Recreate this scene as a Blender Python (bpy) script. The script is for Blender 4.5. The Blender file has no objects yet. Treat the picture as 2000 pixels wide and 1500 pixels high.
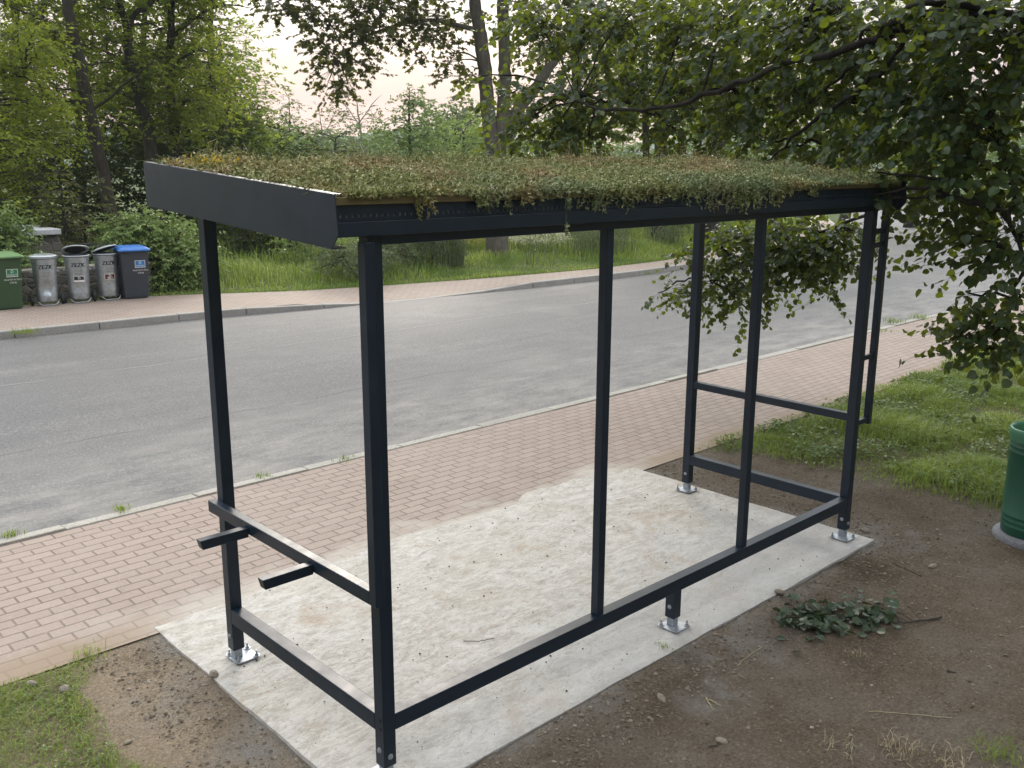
import bpy, bmesh, math, random
import numpy as np
from mathutils import Vector, Matrix

R = math.radians
rng = np.random.default_rng(7)
random.seed(7)
scene = bpy.context.scene
COL = scene.collection

# ------------------------------------------------------------------ camera
F_PX, YAW, PITCH, ROLL = 1846.06, 43.1083, -13.228, 0.198
CAM = np.array([-2.0205, -2.9409, 2.5736])
_y, _p, _r = np.radians([YAW, PITCH, ROLL])
FWD = np.array([np.sin(_y) * np.cos(_p), np.cos(_y) * np.cos(_p), np.sin(_p)])
_rt = np.array([np.cos(_y), -np.sin(_y), 0.0])
_up = np.cross(_rt, FWD)
RGT = _rt * np.cos(_r) + _up * np.sin(_r)
UPV = -_rt * np.sin(_r) + _up * np.cos(_r)


def at(px, py, d):
    """surveyed point: bearing/elevation read off the photograph, at distance d metres"""
    v = FWD + RGT * (px - 1000) / F_PX - UPV * (py - 750) / F_PX
    return CAM + v / np.linalg.norm(v) * d


def gp(px, d, z=0.0):
    p = at(px, 316, d)
    return np.array([p[0], p[1], z])


def ground(px, py, z=0.0):
    v = FWD + RGT * (px - 1000) / F_PX - UPV * (py - 750) / F_PX
    t = (z - CAM[2]) / v[2]
    return CAM + v * t


cam_d = bpy.data.cameras.new("camera")
cam = bpy.data.objects.new("camera", cam_d)
COL.objects.link(cam)
cam_d.sensor_width = 36
cam_d.lens = F_PX / 2000 * 36
cam_d.clip_end = 5000
cam_d.clip_start = 0.05
M = Matrix((
    (RGT[0], UPV[0], -FWD[0], CAM[0]),
    (RGT[1], UPV[1], -FWD[1], CAM[1]),
    (RGT[2], UPV[2], -FWD[2], CAM[2]),
    (0, 0, 0, 1)))
cam.matrix_world = M
scene.camera = cam

# ------------------------------------------------------------------ noise (numpy)
def vnoise(x, y, s, seed=0):
    x = np.asarray(x, float) * s
    y = np.asarray(y, float) * s
    xi = np.floor(x).astype(np.int64)
    yi = np.floor(y).astype(np.int64)
    fx, fy = x - xi, y - yi
    fx = fx * fx * (3 - 2 * fx)
    fy = fy * fy * (3 - 2 * fy)

    def h(a, b):
        n = (a * 374761393 + b * 668265263 + seed * 1274126177) & 0x7FFFFFFF
        n = ((n ^ (n >> 13)) * 1274126177) & 0x7FFFFFFF
        return ((n ^ (n >> 16)) & 0xFFFF) / 65535.0
    return (h(xi, yi) * (1 - fx) + h(xi + 1, yi) * fx) * (1 - fy) + (h(xi, yi + 1) * (1 - fx) + h(xi + 1, yi + 1) * fx) * fy


def fbm(x, y, s, seed=0, o=4):
    t = 0
    a = 0.5
    for k in range(o):
        t = t + a * (vnoise(x, y, s * 2 ** k, seed + k * 17) - 0.5)
        a *= 0.5
    return t


# ------------------------------------------------------------------ geometry accumulator
class Geo:
    def __init__(self):
        self.V, self.F, self.n = [], [], 0

    def add(self, v, faces, mat=0):
        v = np.asarray(v, np.float32).reshape(-1, 3)
        for f in faces:
            f = np.asarray(f, np.int32)
            if f.ndim == 1:
                f = f[None]
            if len(f):
                self.F.append((f + self.n, mat))
        self.V.append(v)
        self.n += len(v)
        return self

    def box(self, x0, x1, y0, y1, z0, z1, mat=0):
        v = [(x0, y0, z0), (x1, y0, z0), (x1, y1, z0), (x0, y1, z0), (x0, y0, z1), (x1, y0, z1), (x1, y1, z1), (x0, y1, z1)]
        return self.add(v, [[(3, 2, 1, 0), (4, 5, 6, 7), (0, 1, 5, 4), (1, 2, 6, 5), (2, 3, 7, 6), (3, 0, 4, 7)]], mat)

    def hexa(self, v8, mat=0):
        return self.add(v8, [[(3, 2, 1, 0), (4, 5, 6, 7), (0, 1, 5, 4), (1, 2, 6, 5), (2, 3, 7, 6), (3, 0, 4, 7)]], mat)

    def tube(self, pts, rad, n=8, mat=0, cap=True):
        pts = np.asarray(pts, float)
        k = len(pts)
        rad = np.broadcast_to(np.asarray(rad, float), (k,))
        t = np.gradient(pts, axis=0)
        t /= np.linalg.norm(t, axis=1)[:, None] + 1e-12
        ref = np.array([0.31, 0.94, 0.13])
        if abs(t.mean(0) @ ref) > 0.9:
            ref = np.array([1.0, 0.1, 0.2])
        u = np.cross(t, ref)
        u /= np.linalg.norm(u, axis=1)[:, None] + 1e-12
        w = np.cross(t, u)
        a = np.arange(n) * 2 * np.pi / n
        ring = pts[:, None] + rad[:, None, None] * (np.cos(a)[None, :, None] * u[:, None] + np.sin(a)[None, :, None] * w[:, None])
        i = np.arange(k - 1)[:, None] * n
        j = np.arange(n)[None]
        j2 = (j + 1) % n
        q = np.stack([i + j, i + j2, i + n + j2, i + n + j], -1).reshape(-1, 4)
        fs = [q]
        if cap:
            fs += [np.arange(n)[::-1][None], (np.arange(n) + (k - 1) * n)[None]]
        return self.add(ring.reshape(-1, 3), fs, mat)

    def lathe(self, prof, n=24, c=(0, 0, 0), sx=1.0, sy=1.0, mat=0, capb=True, capt=True):
        prof = np.asarray(prof, float)
        k = len(prof)
        a = np.arange(n) * 2 * np.pi / n
        v = np.zeros((k, n, 3))
        v[:, :, 0] = c[0] + prof[:, :1] * np.cos(a) * sx
        v[:, :, 1] = c[1] + prof[:, :1] * np.sin(a) * sy
        v[:, :, 2] = c[2] + prof[:, 1:]
        i = np.arange(k - 1)[:, None] * n
        j = np.arange(n)[None]
        j2 = (j + 1) % n
        q = np.stack([i + j, i + j2, i + n + j2, i + n + j], -1).reshape(-1, 4)
        fs = [q]
        if capb:
            fs.append(np.arange(n)[::-1][None])
        if capt:
            fs.append((np.arange(n) + (k - 1) * n)[None])
        return self.add(v.reshape(-1, 3), fs, mat)

    def sticks(self, p0, p1, r0, r1, mat=0):
        p0 = np.asarray(p0, float)
        p1 = np.asarray(p1, float)
        m = len(p0)
        if not m:
            return self
        t = p1 - p0
        t /= np.linalg.norm(t, axis=1)[:, None] + 1e-9
        ref = np.where(np.abs(t[:, 2:]) > 0.9, np.array([[1.0, 0, 0]]), np.array([[0, 0, 1.0]]))
        u = np.cross(t, ref)
        u /= np.linalg.norm(u, axis=1)[:, None] + 1e-9
        w = np.cross(t, u)
        r0 = np.broadcast_to(np.asarray(r0, float), (m,))[:, None]
        r1 = np.broadcast_to(np.asarray(r1, float), (m,))[:, None]
        vs = []
        for p, r in ((p0, r0), (p1, r1)):
            for k in range(3):
                a = k * 2 * np.pi / 3
                vs.append(p + r * (np.cos(a) * u + np.sin(a) * w))
        v = np.stack(vs, 1)
        b = np.arange(m)[:, None] * 6
        f = np.concatenate([b + np.array([[k, (k + 1) % 3, 3 + (k + 1) % 3, 3 + k]]) for k in range(3)])
        return self.add(v.reshape(-1, 3), [f], mat)

    def cards(self, c, d, nrm, L, W, tv, tf, mat=0):
        """leaf-shaped faces: template verts tv (u along leaf, v across, w up) at c, axis d, normal nrm"""
        c = np.asarray(c, float)
        m = len(c)
        if not m:
            return self
        d = d / (np.linalg.norm(d, axis=1)[:, None] + 1e-9)
        s = np.cross(nrm, d)
        s /= np.linalg.norm(s, axis=1)[:, None] + 1e-9
        nn = np.cross(d, s)
        tv = np.asarray(tv, float)
        L = np.broadcast_to(np.asarray(L, float), (m,))[:, None, None]
        W = np.broadcast_to(np.asarray(W, float), (m,))[:, None, None]
        v = c[:, None] + L * tv[None, :, :1] * d[:, None] + W * tv[None, :, 1:2] * s[:, None] + L * tv[None, :, 2:3] * nn[:, None]
        b = np.arange(m)[:, None, None] * len(tv)
        return self.add(v.reshape(-1, 3), [(b + np.asarray(f)[None]).reshape(-1, np.asarray(f).shape[1]) for f in tf], mat)

    def mesh(self, name, mats, smooth=False):
        me = bpy.data.meshes.new(name)
        if not self.V:
            return me
        V = np.concatenate(self.V)
        me.vertices.add(len(V))
        me.vertices.foreach_set("co", V.ravel())
        loops = np.concatenate([f.ravel() for f, _ in self.F])
        tot = np.concatenate([np.full(len(f), f.shape[1], np.int32) for f, _ in self.F])
        mi = np.concatenate([np.full(len(f), m, np.int32) for f, m in self.F])
        start = np.concatenate([[0], np.cumsum(tot)[:-1]]).astype(np.int32)
        me.loops.add(len(loops))
        me.loops.foreach_set("vertex_index", loops.astype(np.int32))
        me.polygons.add(len(tot))
        me.polygons.foreach_set("loop_start", start)
        me.polygons.foreach_set("loop_total", tot)
        if not isinstance(mats, (list, tuple)):
            mats = [mats]
        for m in mats:
            me.materials.append(m)
        me.polygons.foreach_set("material_index", mi)
        me.polygons.foreach_set("use_smooth", np.full(len(tot), bool(smooth)))
        me.update(calc_edges=True)
        return me

    def obj(self, name, mats, parent=None, smooth=False, bevel=0.0, loc=None):
        o = bpy.data.objects.new(name, self.mesh(name, mats, smooth))
        COL.objects.link(o)
        if parent is not None:
            o.parent = parent
        if loc is not None:
            o.location = loc
        if bevel:
            md = o.modifiers.new("bevel", "BEVEL")
            md.width = bevel
            md.segments = 2
            md.limit_method = "ANGLE"
            md.angle_limit = R(40)
        return o


def tag(o, label=None, cat=None, group=None, kind=None):
    if label:
        o["label"] = label
    if cat:
        o["category"] = cat
    if group:
        o["group"] = group
    if kind:
        o["kind"] = kind
    return o


def empty(name, loc, label, cat, group=None, rz=0.0):
    o = bpy.data.objects.new(name, None)
    COL.objects.link(o)
    o.location = loc
    o.rotation_euler = (0, 0, rz)
    o.empty_display_size = 0.2
    return tag(o, label, cat, group)


def attr(me, name, vals):
    a = me.attributes.new(name, "FLOAT", "POINT")
    a.data.foreach_set("value", np.asarray(vals, np.float32))


# ------------------------------------------------------------------ materials
class NT:
    def __init__(self, name):
        self.m = bpy.data.materials.new(name)
        self.m.use_nodes = True
        self.t = self.m.node_tree
        self.t.nodes.clear()
        self.out = self.t.nodes.new("ShaderNodeOutputMaterial")

    def n(self, typ, **kw):
        nd = self.t.nodes.new(typ)
        for k, v in kw.items():
            if k.startswith("i_"):
                nd.inputs[k[2:].replace("_", " ")].default_value = v
            else:
                setattr(nd, k, v)
        return nd

    def l(self, a, b):
        self.t.links.new(a, b)

    def math(self, op, a, b=None, clamp=False):
        nd = self.t.nodes.new("ShaderNodeMath")
        nd.operation = op
        nd.use_clamp = clamp
        for i, v in enumerate((a, b)):
            if v is None:
                continue
            if isinstance(v, (int, float)):
                nd.inputs[i].default_value = v
            else:
                self.l(v, nd.inputs[i])
        return nd.outputs[0]

    def mix(self, fac, a, b, mode="MIX"):
        nd = self.t.nodes.new("ShaderNodeMix")
        nd.data_type = "RGBA"
        nd.blend_type = mode
        for s, v in ((nd.inputs[0], fac), (nd.inputs[6], a), (nd.inputs[7], b)):
            if isinstance(v, (int, float)):
                s.default_value = v
            elif isinstance(v, (tuple, list)):
                s.default_value = (*v[:3], 1)
            else:
                self.l(v, s)
        return nd.outputs[2]

    def ramp(self, fac, stops):
        nd = self.t.nodes.new("ShaderNodeValToRGB")
        el = nd.color_ramp.elements
        while len(el) < len(stops):
            el.new(0.5)
        for e, (p, c) in zip(el, stops):
            e.position = p
            e.color = (*c, 1) if len(c) == 3 else c
        self.l(fac, nd.inputs[0])
        return nd.outputs[0]

    def maprange(self, v, a, b, c=0.0, d=1.0):
        nd = self.t.nodes.new("ShaderNodeMapRange")
        self.l(v, nd.inputs[0])
        for i, x in enumerate((a, b, c, d)):
            nd.inputs[i + 1].default_value = x
        return nd.outputs[0]

    def noise(self, scale, detail=4, rough=0.55, vec=None, dist=0.0):
        nd = self.n("ShaderNodeTexNoise")
        nd.inputs["Scale"].default_value = scale
        nd.inputs["Detail"].default_value = detail
        nd.inputs["Roughness"].default_value = rough
        nd.inputs["Distortion"].default_value = dist
        if vec is not None:
            self.l(vec, nd.inputs["Vector"])
        return nd.outputs[0]

    def pos(self, scale=(1, 1, 1), obj=False):
        if obj:
            s = self.n("ShaderNodeTexCoord").outputs["Object"]
        else:
            s = self.n("ShaderNodeNewGeometry").outputs["Position"]
        mp = self.n("ShaderNodeMapping")
        mp.inputs["Scale"].default_value = scale
        self.l(s, mp.inputs["Vector"])
        return mp.outputs[0]

    def bsdf(self, color, rough=0.6, metal=0.0, spec=0.5, bump=None, bstr=0.3, bdist=0.01):
        b = self.n("ShaderNodeBsdfPrincipled")
        if isinstance(color, (tuple, list)):
            b.inputs["Base Color"].default_value = (*color[:3], 1)
        else:
            self.l(color, b.inputs["Base Color"])
        if isinstance(rough, (int, float)):
            b.inputs["Roughness"].default_value = rough
        else:
            self.l(rough, b.inputs["Roughness"])
        b.inputs["Metallic"].default_value = metal
        b.inputs["Specular IOR Level"].default_value = spec
        if bump is not None:
            bp = self.n("ShaderNodeBump")
            bp.inputs["Strength"].default_value = bstr
            bp.inputs["Distance"].default_value = bdist
            self.l(bump, bp.inputs["Height"])
            self.l(bp.outputs[0], b.inputs["Normal"])
        self.l(b.outputs[0], self.out.inputs[0])
        return b


def simple(name, c, rough=0.5, metal=0.0, spec=0.5, var=0.15, scale=12.0, bstr=0.0, obj=True):
    t = NT(name)
    v = t.pos(obj=obj)
    n = t.noise(scale, 5, 0.6, v)
    col = t.ramp(n, [(0.25, [x * (1 - var) for x in c]), (0.75, [min(1, x * (1 + var)) for x in c])])
    t.bsdf(col, rough, metal, spec, n if bstr else None, bstr, 0.005)
    return t.m


def leaf_mat(name, cols, trans=0.3, rough=0.5, spec=0.35, tcol=None, hue_obj=0.0):
    t = NT(name)
    g = t.n("ShaderNodeNewGeometry")
    n = len(cols)
    col = t.ramp(g.outputs["Random Per Island"], [(i / max(1, n - 1), c) for i, c in enumerate(cols)])
    big = t.noise(0.55, 2, 0.5, t.pos())
    col = t.mix(t.maprange(big, 0.3, 0.7, 0.0, 0.35), col, [c * 0.72 for c in cols[0]])
    b = t.bsdf(col, rough, 0, spec)
    tr = t.n("ShaderNodeBsdfTranslucent")
    hs = t.mix(0.55, col, tcol or (0.16, 0.2, 0.02))
    t.l(hs, tr.inputs[0])
    mx = t.n("ShaderNodeMixShader")
    mx.inputs[0].default_value = trans
    t.l(b.outputs[0], mx.inputs[1])
    t.l(tr.outputs[0], mx.inputs[2])
    t.l(mx.outputs[0], t.out.inputs[0])
    return t.m


# leaf templates ----------------------------------------------------
LINDEN = ([(0.06, 0, 0), (0.0, 0.16, .03), (0.08, 0.38, .07), (0.27, 0.50, .09), (0.5, 0.49, .08), (0.71, 0.36, .04), (0.87, 0.15, -.03), (1.0, 0, -.1),
           (0.87, -0.15, -.03), (0.71, -0.36, .04), (0.5, -0.49, .08), (0.27, -0.50, .09), (0.08, -0.38, .07), (0.0, -0.16, .03), (0.5, 0, -.02)],
          [[(0, 14, 3, 2, 1), (0, 13, 12, 11, 14), (14, 6, 5, 4, 3)[0:5], (14, 11, 10, 9, 8)], [(14, 7, 6), (14, 8, 7)]])
KITE = ([(0, 0, 0), (0.42, 0.46, .07), (1, 0, -.05), (0.42, -0.46, .07)], [[(0, 2, 1), (0, 3, 2)]])
MAPLE = ([(0, 0, 0), (0.05, 0.5, .04), (0.38, 0.28, .03), (0.55, 0.62, .0), (0.66, 0.2, .02), (1.05, 0, -.06),
          (0.66, -0.2, .02), (0.55, -0.62, .0), (0.38, -0.28, .03), (0.05, -0.5, .04)],
         [[(0, 1, 2, 8), (0, 8, 9, 9)][:1], [(0, 8, 9)], [(2, 3, 4), (8, 6, 7)], [(2, 4, 6, 8)], [(4, 5, 6)]])
LANCE = ([(0, 0, 0), (0.35, 0.5, .06), (1, 0, -.12), (0.35, -0.5, .06)], [[(0, 2, 1), (0, 3, 2)]])
SPRAY = ([(0, 0, 0), (0.3, 0.5, 0), (0.75, 0.3, -.05), (1, 0, -.12), (0.75, -0.3, -.05), (0.3, -0.5, 0)],
         [[(0, 2, 1), (0, 5, 4), (0, 4, 2), (2, 4, 3)]])


def unit(v):
    return v / (np.linalg.norm(v, axis=-1, keepdims=True) + 1e-9)


def smooth_path(pts, n=6, jit=0.0):
    """Catmull-Rom through (x,y,z,r) rows"""
    P = np.asarray(pts, float)
    P = np.vstack([2 * P[0] - P[1], P, 2 * P[-1] - P[-2]])
    out = []
    for i in range(1, len(P) - 2):
        for t in np.linspace(0, 1, n, endpoint=False):
            a, b, c, d = P[i - 1:i + 3]
            out.append(0.5 * ((2 * b) + (c - a) * t + (2 * a - 5 * b + 4 * c - d) * t * t + (3 * b - a - 3 * c + d) * t ** 3))
    out.append(P[-2])
    out = np.array(out)
    if jit:
        out[1:-1, :3] += rng.normal(0, jit, (len(out) - 2, 3))
    out[:, 3] = np.maximum(out[:, 3], 0.002)
    return out


def leafy(G, WG, blobs, tmpl, L, W, nl, twl, droop, paths=None, stick=1.0, upn=1.0, br=0.02, tw_r=0.003, lj=0.3):
    """twigs with leaves filling ellipsoidal blobs; branches join each blob to the nearest limb"""
    pp = np.concatenate(paths) if paths else None
    for (c, rx, rz, nt) in blobs:
        c = np.asarray(c, float)
        nt = int(nt)
        if nt < 1:
            continue
        d = unit(rng.normal(0, 1, (nt, 3)))
        rad = rng.random(nt) ** 0.45
        base = c + d * rad[:, None] * np.array([rx, rx, rz])
        if pp is not None and br > 0:
            dd = np.linalg.norm(pp[:, :3] - c, axis=1) + np.maximum(0, pp[:, 2] - c[2]) * 1.5
            a = pp[np.argmin(dd)]
            mid = (a[:3] + c) / 2 + np.array([0, 0, 0.08 * np.linalg.norm(a[:3] - c)]) + rng.normal(0, 0.05, 3) * rx
            bp = smooth_path([(*a[:3], min(a[3] * 0.6, br * 1.6)), (*mid, br), (*c, br * 0.45)], 4, 0.012)
            WG.tube(bp[:, :3], bp[:, 3], 5, 0, False)
            src = bp[rng.integers(len(bp) // 2, len(bp), nt), :3]
        else:
            src = np.broadcast_to(c, (nt, 3))
        if WG is not None and stick > 0:
            k = rng.random(nt) < stick
            mid = (src[k] + base[k]) / 2 + np.array([0, 0, 0.06 * rx])
            WG.sticks(src[k], mid, tw_r * 1.6, tw_r * 1.2)
            WG.sticks(mid, base[k], tw_r * 1.2, tw_r * 0.8)
        out = base - c
        out = unit(out + rng.normal(0, 0.45, (nt, 3)) * rx)
        out[:, 2] = out[:, 2] * 0.5 - droop * rng.random(nt)
        out = unit(out)
        tl = twl * (0.6 + 0.8 * rng.random(nt))
        tip = base + out * tl[:, None]
        tip[:, 2] -= droop * 0.3 * tl
        if WG is not None and stick > 0:
            k = rng.random(nt) < stick
            WG.sticks(base[k], tip[k], tw_r, tw_r * 0.5)
        t = (np.arange(nl) + 0.5) / nl
        t = t[None] + rng.normal(0, 0.06, (nt, nl))
        pos = base[:, None] + (tip - base)[:, None] * t[:, :, None]
        side = unit(np.cross(out, np.array([0, 0, 1.0])) + 1e-6)
        sgn = np.where(np.arange(nl) % 2 == 0, 1.0, -1.0)[None, :, None]
        ld = side[:, None] * sgn * 0.8 + out[:, None] * 0.55 + rng.normal(0, lj, (nt, nl, 3))
        ld[:, :, 2] -= droop * (0.4 + rng.random((nt, nl)))
        nr = np.zeros((nt, nl, 3))
        nr[:, :, 2] = upn
        nr += rng.normal(0, 0.45, (nt, nl, 3)) + out[:, None] * 0.25
        sz = (0.6 + 0.6 * rng.random(nt * nl))
        G.cards(pos.reshape(-1, 3), ld.reshape(-1, 3), nr.reshape(-1, 3), L * sz, W * sz, tmpl[0], tmpl[1])


def grow(name, label, cat, group, base, paths, blobs, spec, leafm, barkm, crown_name="crown", trunk_name="trunk"):
    """a plant: an Empty at its foot with a woody mesh and a leaf mesh"""
    root = empty(name, tuple(base), label, cat, group)
    W_, L_ = Geo(), Geo()
    sp = [smooth_path(p, 6, 0.012 if len(p) > 2 else 0) for p in paths]
    for p in sp:
        W_.tube(p[:, :3], p[:, 3], 10 if p[0, 3] > 0.05 else 6, 0, True)
    leafy(L_, W_, blobs, paths=sp, **spec)
    b = np.asarray(base, float)
    for g in (W_, L_):
        g.V = [v - b.astype(np.float32) for v in g.V]
    if W_.V:
        W_.obj(trunk_name, barkm, root, smooth=True)
    L_.obj(crown_name, leafm, root)
    return root


def blades(G, pos, h, w, lean, mat=0, az=None):
    """bent grass blades, five vertices each"""
    m = len(pos)
    a = rng.random(m) * 2 * np.pi if az is None else az
    dx = np.stack([np.cos(a), np.sin(a), np.zeros(m)], 1)
    sx = np.stack([-np.sin(a), np.cos(a), np.zeros(m)], 1)
    h = np.broadcast_to(h, (m,))[:, None]
    w = np.broadcast_to(w, (m,))[:, None]
    ln = (lean * (0.3 + rng.random(m)))[:, None]
    z = np.array([0, 0, 1.0])
    p0 = pos
    p1 = pos + z * h * 0.6 + dx * h * ln * 0.3
    p2 = pos + z * h * (1 - 0.35 * ln) + dx * h * ln
    v = np.stack([p0 - sx * w / 2, p0 + sx * w / 2, p1 + sx * w * 0.4, p1 - sx * w * 0.4, p2], 1)
    b = np.arange(m)[:, None] * 5
    G.add(v.reshape(-1, 3), [b + np.array([[0, 1, 2, 3]]), b + np.array([[3, 2, 4]])], mat)


# ------------------------------------------------------------------ world / light
SUN_EL, SUN_AZ = 24.0, 38.0      # bright part of the sky lies beyond the road, ahead-left
world = bpy.data.worlds.new("World")
scene.world = world
world.use_nodes = True
wt = world.node_tree
wt.nodes.clear()
wo = wt.nodes.new("ShaderNodeOutputWorld")
sky = wt.nodes.new("ShaderNodeTexSky")
sky.sky_type = "NISHITA"
sky.sun_disc = False
sky.sun_elevation = R(SUN_EL)
sky.sun_rotation = R(SUN_AZ)
sky.dust_density = 3.0
bg1 = wt.nodes.new("ShaderNodeBackground")
bg1.inputs[1].default_value = 0.008
wt.links.new(sky.outputs[0], bg1.inputs[0])
# thin evening overcast: brighter round the hidden sun, pinkish towards the horizon
tc = wt.nodes.new("ShaderNodeTexCoord")
sd = (math.sin(R(SUN_AZ)) * math.cos(R(SUN_EL)), math.cos(R(SUN_AZ)) * math.cos(R(SUN_EL)), math.sin(R(SUN_EL)))
dot = wt.nodes.new("ShaderNodeVectorMath")
dot.operation = "DOT_PRODUCT"
wt.links.new(tc.outputs["Generated"], dot.inputs[0])
dot.inputs[1].default_value = sd
mr = wt.nodes.new("ShaderNodeMapRange")
wt.links.new(dot.outputs["Value"], mr.inputs[0])
for i, x in enumerate((-0.9, 1.0, 0.20, 1.85)):
    mr.inputs[i + 1].default_value = x
sep = wt.nodes.new("ShaderNodeSeparateXYZ")
wt.links.new(tc.outputs["Generated"], sep.inputs[0])
cr = wt.nodes.new("ShaderNodeValToRGB")
wt.links.new(sep.outputs[2], cr.inputs[0])
el = cr.color_ramp.elements
for e, (p, c) in zip([el[0], el[1], el.new(0.1), el.new(0.2), el.new(0.5)], [
        (0.0, (0.27, 0.18, 0.15)), (1.0, (0.82, 0.95, 1.18)), (0.06, (0.205, 0.128, 0.122)), (0.13, (0.33, 0.30, 0.285)), (0.34, (0.90, 0.95, 1.03))]):
    e.position = p
    e.color = (*c, 1)
cn = wt.nodes.new("ShaderNodeTexNoise")
cm = wt.nodes.new("ShaderNodeMapping")
cm.inputs["Scale"].default_value = (1.0, 1.0, 3.5)
wt.links.new(tc.outputs["Generated"], cm.inputs[0])
wt.links.new(cm.outputs[0], cn.inputs["Vector"])
cn.inputs["Scale"].default_value = 3.2
cn.inputs["Detail"].default_value = 5
cmr = wt.nodes.new("ShaderNodeMapRange")
wt.links.new(cn.outputs[0], cmr.inputs[0])
for i, x in enumerate((0.3, 0.7, 0.72, 1.2)):
    cmr.inputs[i + 1].default_value = x
mul = wt.nodes.new("ShaderNodeMath")
mul.operation = "MULTIPLY"
wt.links.new(mr.outputs[0], mul.inputs[0])
wt.links.new(cmr.outputs[0], mul.inputs[1])
bg2 = wt.nodes.new("ShaderNodeBackground")
wt.links.new(cr.outputs[0], bg2.inputs[0])
wt.links.new(mul.outputs[0], bg2.inputs[1])
ad = wt.nodes.new("ShaderNodeAddShader")
wt.links.new(bg1.outputs[0], ad.inputs[0])
wt.links.new(bg2.outputs[0], ad.inputs[1])
wt.links.new(ad.outputs[0], wo.inputs[0])

sl = bpy.data.lights.new("sun", "SUN")
sl.energy = 1.4
sl.angle = R(18)
sl.color = (1.0, 0.9, 0.78)
so = bpy.data.objects.new("sun", sl)
COL.objects.link(so)
so.rotation_euler = Vector(sd).to_track_quat("Z", "Y").to_euler()

scene.view_settings.view_transform = "Standard"
scene.view_settings.look = "None"
scene.view_settings.exposure = 0.85
scene.view_settings.gamma = 1.0
scene.cycles.max_bounces = 6
scene.cycles.diffuse_bounces = 3
scene.cycles.glossy_bounces = 3
scene.cycles.transmission_bounces = 3
scene.cycles.volume_bounces = 0

# ------------------------------------------------------------------ surface materials
def mat_steel():
    t = NT("anthracite_paint")
    v = t.pos(obj=True)
    n = t.noise(9, 4, 0.6, v)
    col = t.ramp(n, [(0.3, (0.008, 0.016, 0.027)), (0.7, (0.011, 0.021, 0.034))])
    fine = t.noise(420, 2, 0.5, v)
    t.bsdf(col, t.maprange(n, 0.3, 0.7, 0.30, 0.44), 0, 0.32, fine, 0.05, 0.001)
    return t.m


def mat_galv():
    t = NT("galvanised_steel")
    v = t.pos(obj=True)
    n = t.noise(22, 4, 0.6, v)
    col = t.ramp(n, [(0.3, (0.36, 0.40, 0.42)), (0.7, (0.52, 0.56, 0.58))])
    t.bsdf(col, t.maprange(n, 0.3, 0.7, 0.32, 0.5), 0.85, 0.5, n, 0.08, 0.004)
    return t.m


def mat_zinc():
    t = NT("bright_zinc")
    n = t.noise(60, 3, 0.6, t.pos(obj=True))
    t.bsdf(t.ramp(n, [(0.3, (0.28, 0.31, 0.34)), (0.7, (0.42, 0.45, 0.48))]), 0.5, 0.7)
    return t.m


def mat_asphalt():
    t = NT("asphalt")
    p = t.pos()
    fine = t.noise(160, 3, 0.7, p)
    vor = t.n("ShaderNodeTexVoronoi")
    vor.inputs["Scale"].default_value = 85
    t.l(p, vor.inputs["Vector"])
    streak = t.noise(1.0, 5, 0.6, t.pos((0.16, 2.3, 1)))
    blot = t.noise(0.55, 5, 0.65, p)
    c = t.ramp(fine, [(0.25, (0.065, 0.065, 0.065)), (0.5, (0.11, 0.109, 0.108)), (0.8, (0.19, 0.187, 0.18))])
    c = t.mix(t.maprange(vor.outputs["Color"], 0.86, 0.95, 0, 0.55), c, (0.42, 0.40, 0.36))
    mid = t.noise(42, 4, 0.75, p)
    c = t.mix(t.maprange(mid, 0.51, 0.64, 0, 0.75), c, (0.24, 0.235, 0.225))
    c = t.mix(t.maprange(mid, 0.47, 0.36, 0, 0.7), c, (0.065, 0.065, 0.065))
    c = t.mix(t.maprange(streak, 0.4, 0.65, 0.0, 0.45), c, (0.085, 0.085, 0.085))
    c = t.mix(t.maprange(blot, 0.52, 0.72, 0.0, 0.35), c, (0.23, 0.22, 0.205))
    # dusty, patched margin along the near kerb
    sepn = t.n("ShaderNodeSeparateXYZ")
    t.l(p, sepn.inputs[0])
    edge = t.math("ADD", sepn.outputs[1], t.math("MULTIPLY", t.noise(0.8, 5, 0.65, p), -4.2))
    dust = t.maprange(edge, 2.0, 4.6, 0.62, 0.0)
    dust = t.math("MULTIPLY", dust, t.maprange(t.noise(2.2, 5, 0.7, t.pos((0.7, 1.6, 1))), 0.35, 0.65))
    c = t.mix(dust, c, (0.31, 0.29, 0.26))
    # crack lines and laying seams that wander along the carriageway
    wob = t.math("MULTIPLY", t.math("SUBTRACT", t.noise(0.5, 6, 0.72, t.pos((1, 0.0, 0))), 0.5), 0.55)
    yy = t.math("ADD", sepn.outputs[1], wob)
    for y0, wd, stg, dk in ((9.28, 0.014, 0.6, (0.05, 0.05, 0.05)), (6.25, 0.016, 0.7, (0.06, 0.06, 0.06)), (9.33, 0.02, 0.4, (0.30, 0.295, 0.285))):
        dd = t.math("ABSOLUTE", t.math("SUBTRACT", yy, y0))
        f = t.maprange(dd, wd * 0.4, wd * 1.6, stg, 0.0)
        brk = t.maprange(t.noise(1.3, 4, 0.6, t.pos((1, .3, 1))), 0.38, 0.5)
        c = t.mix(t.math("MULTIPLY", f, brk), c, dk)
    h = t.math("ADD", t.math("MULTIPLY", fine, 0.6), vor.outputs["Distance"])
    t.bsdf(c, 0.72, 0, 0.35, h, 0.45, 0.006)
    return t.m


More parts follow.
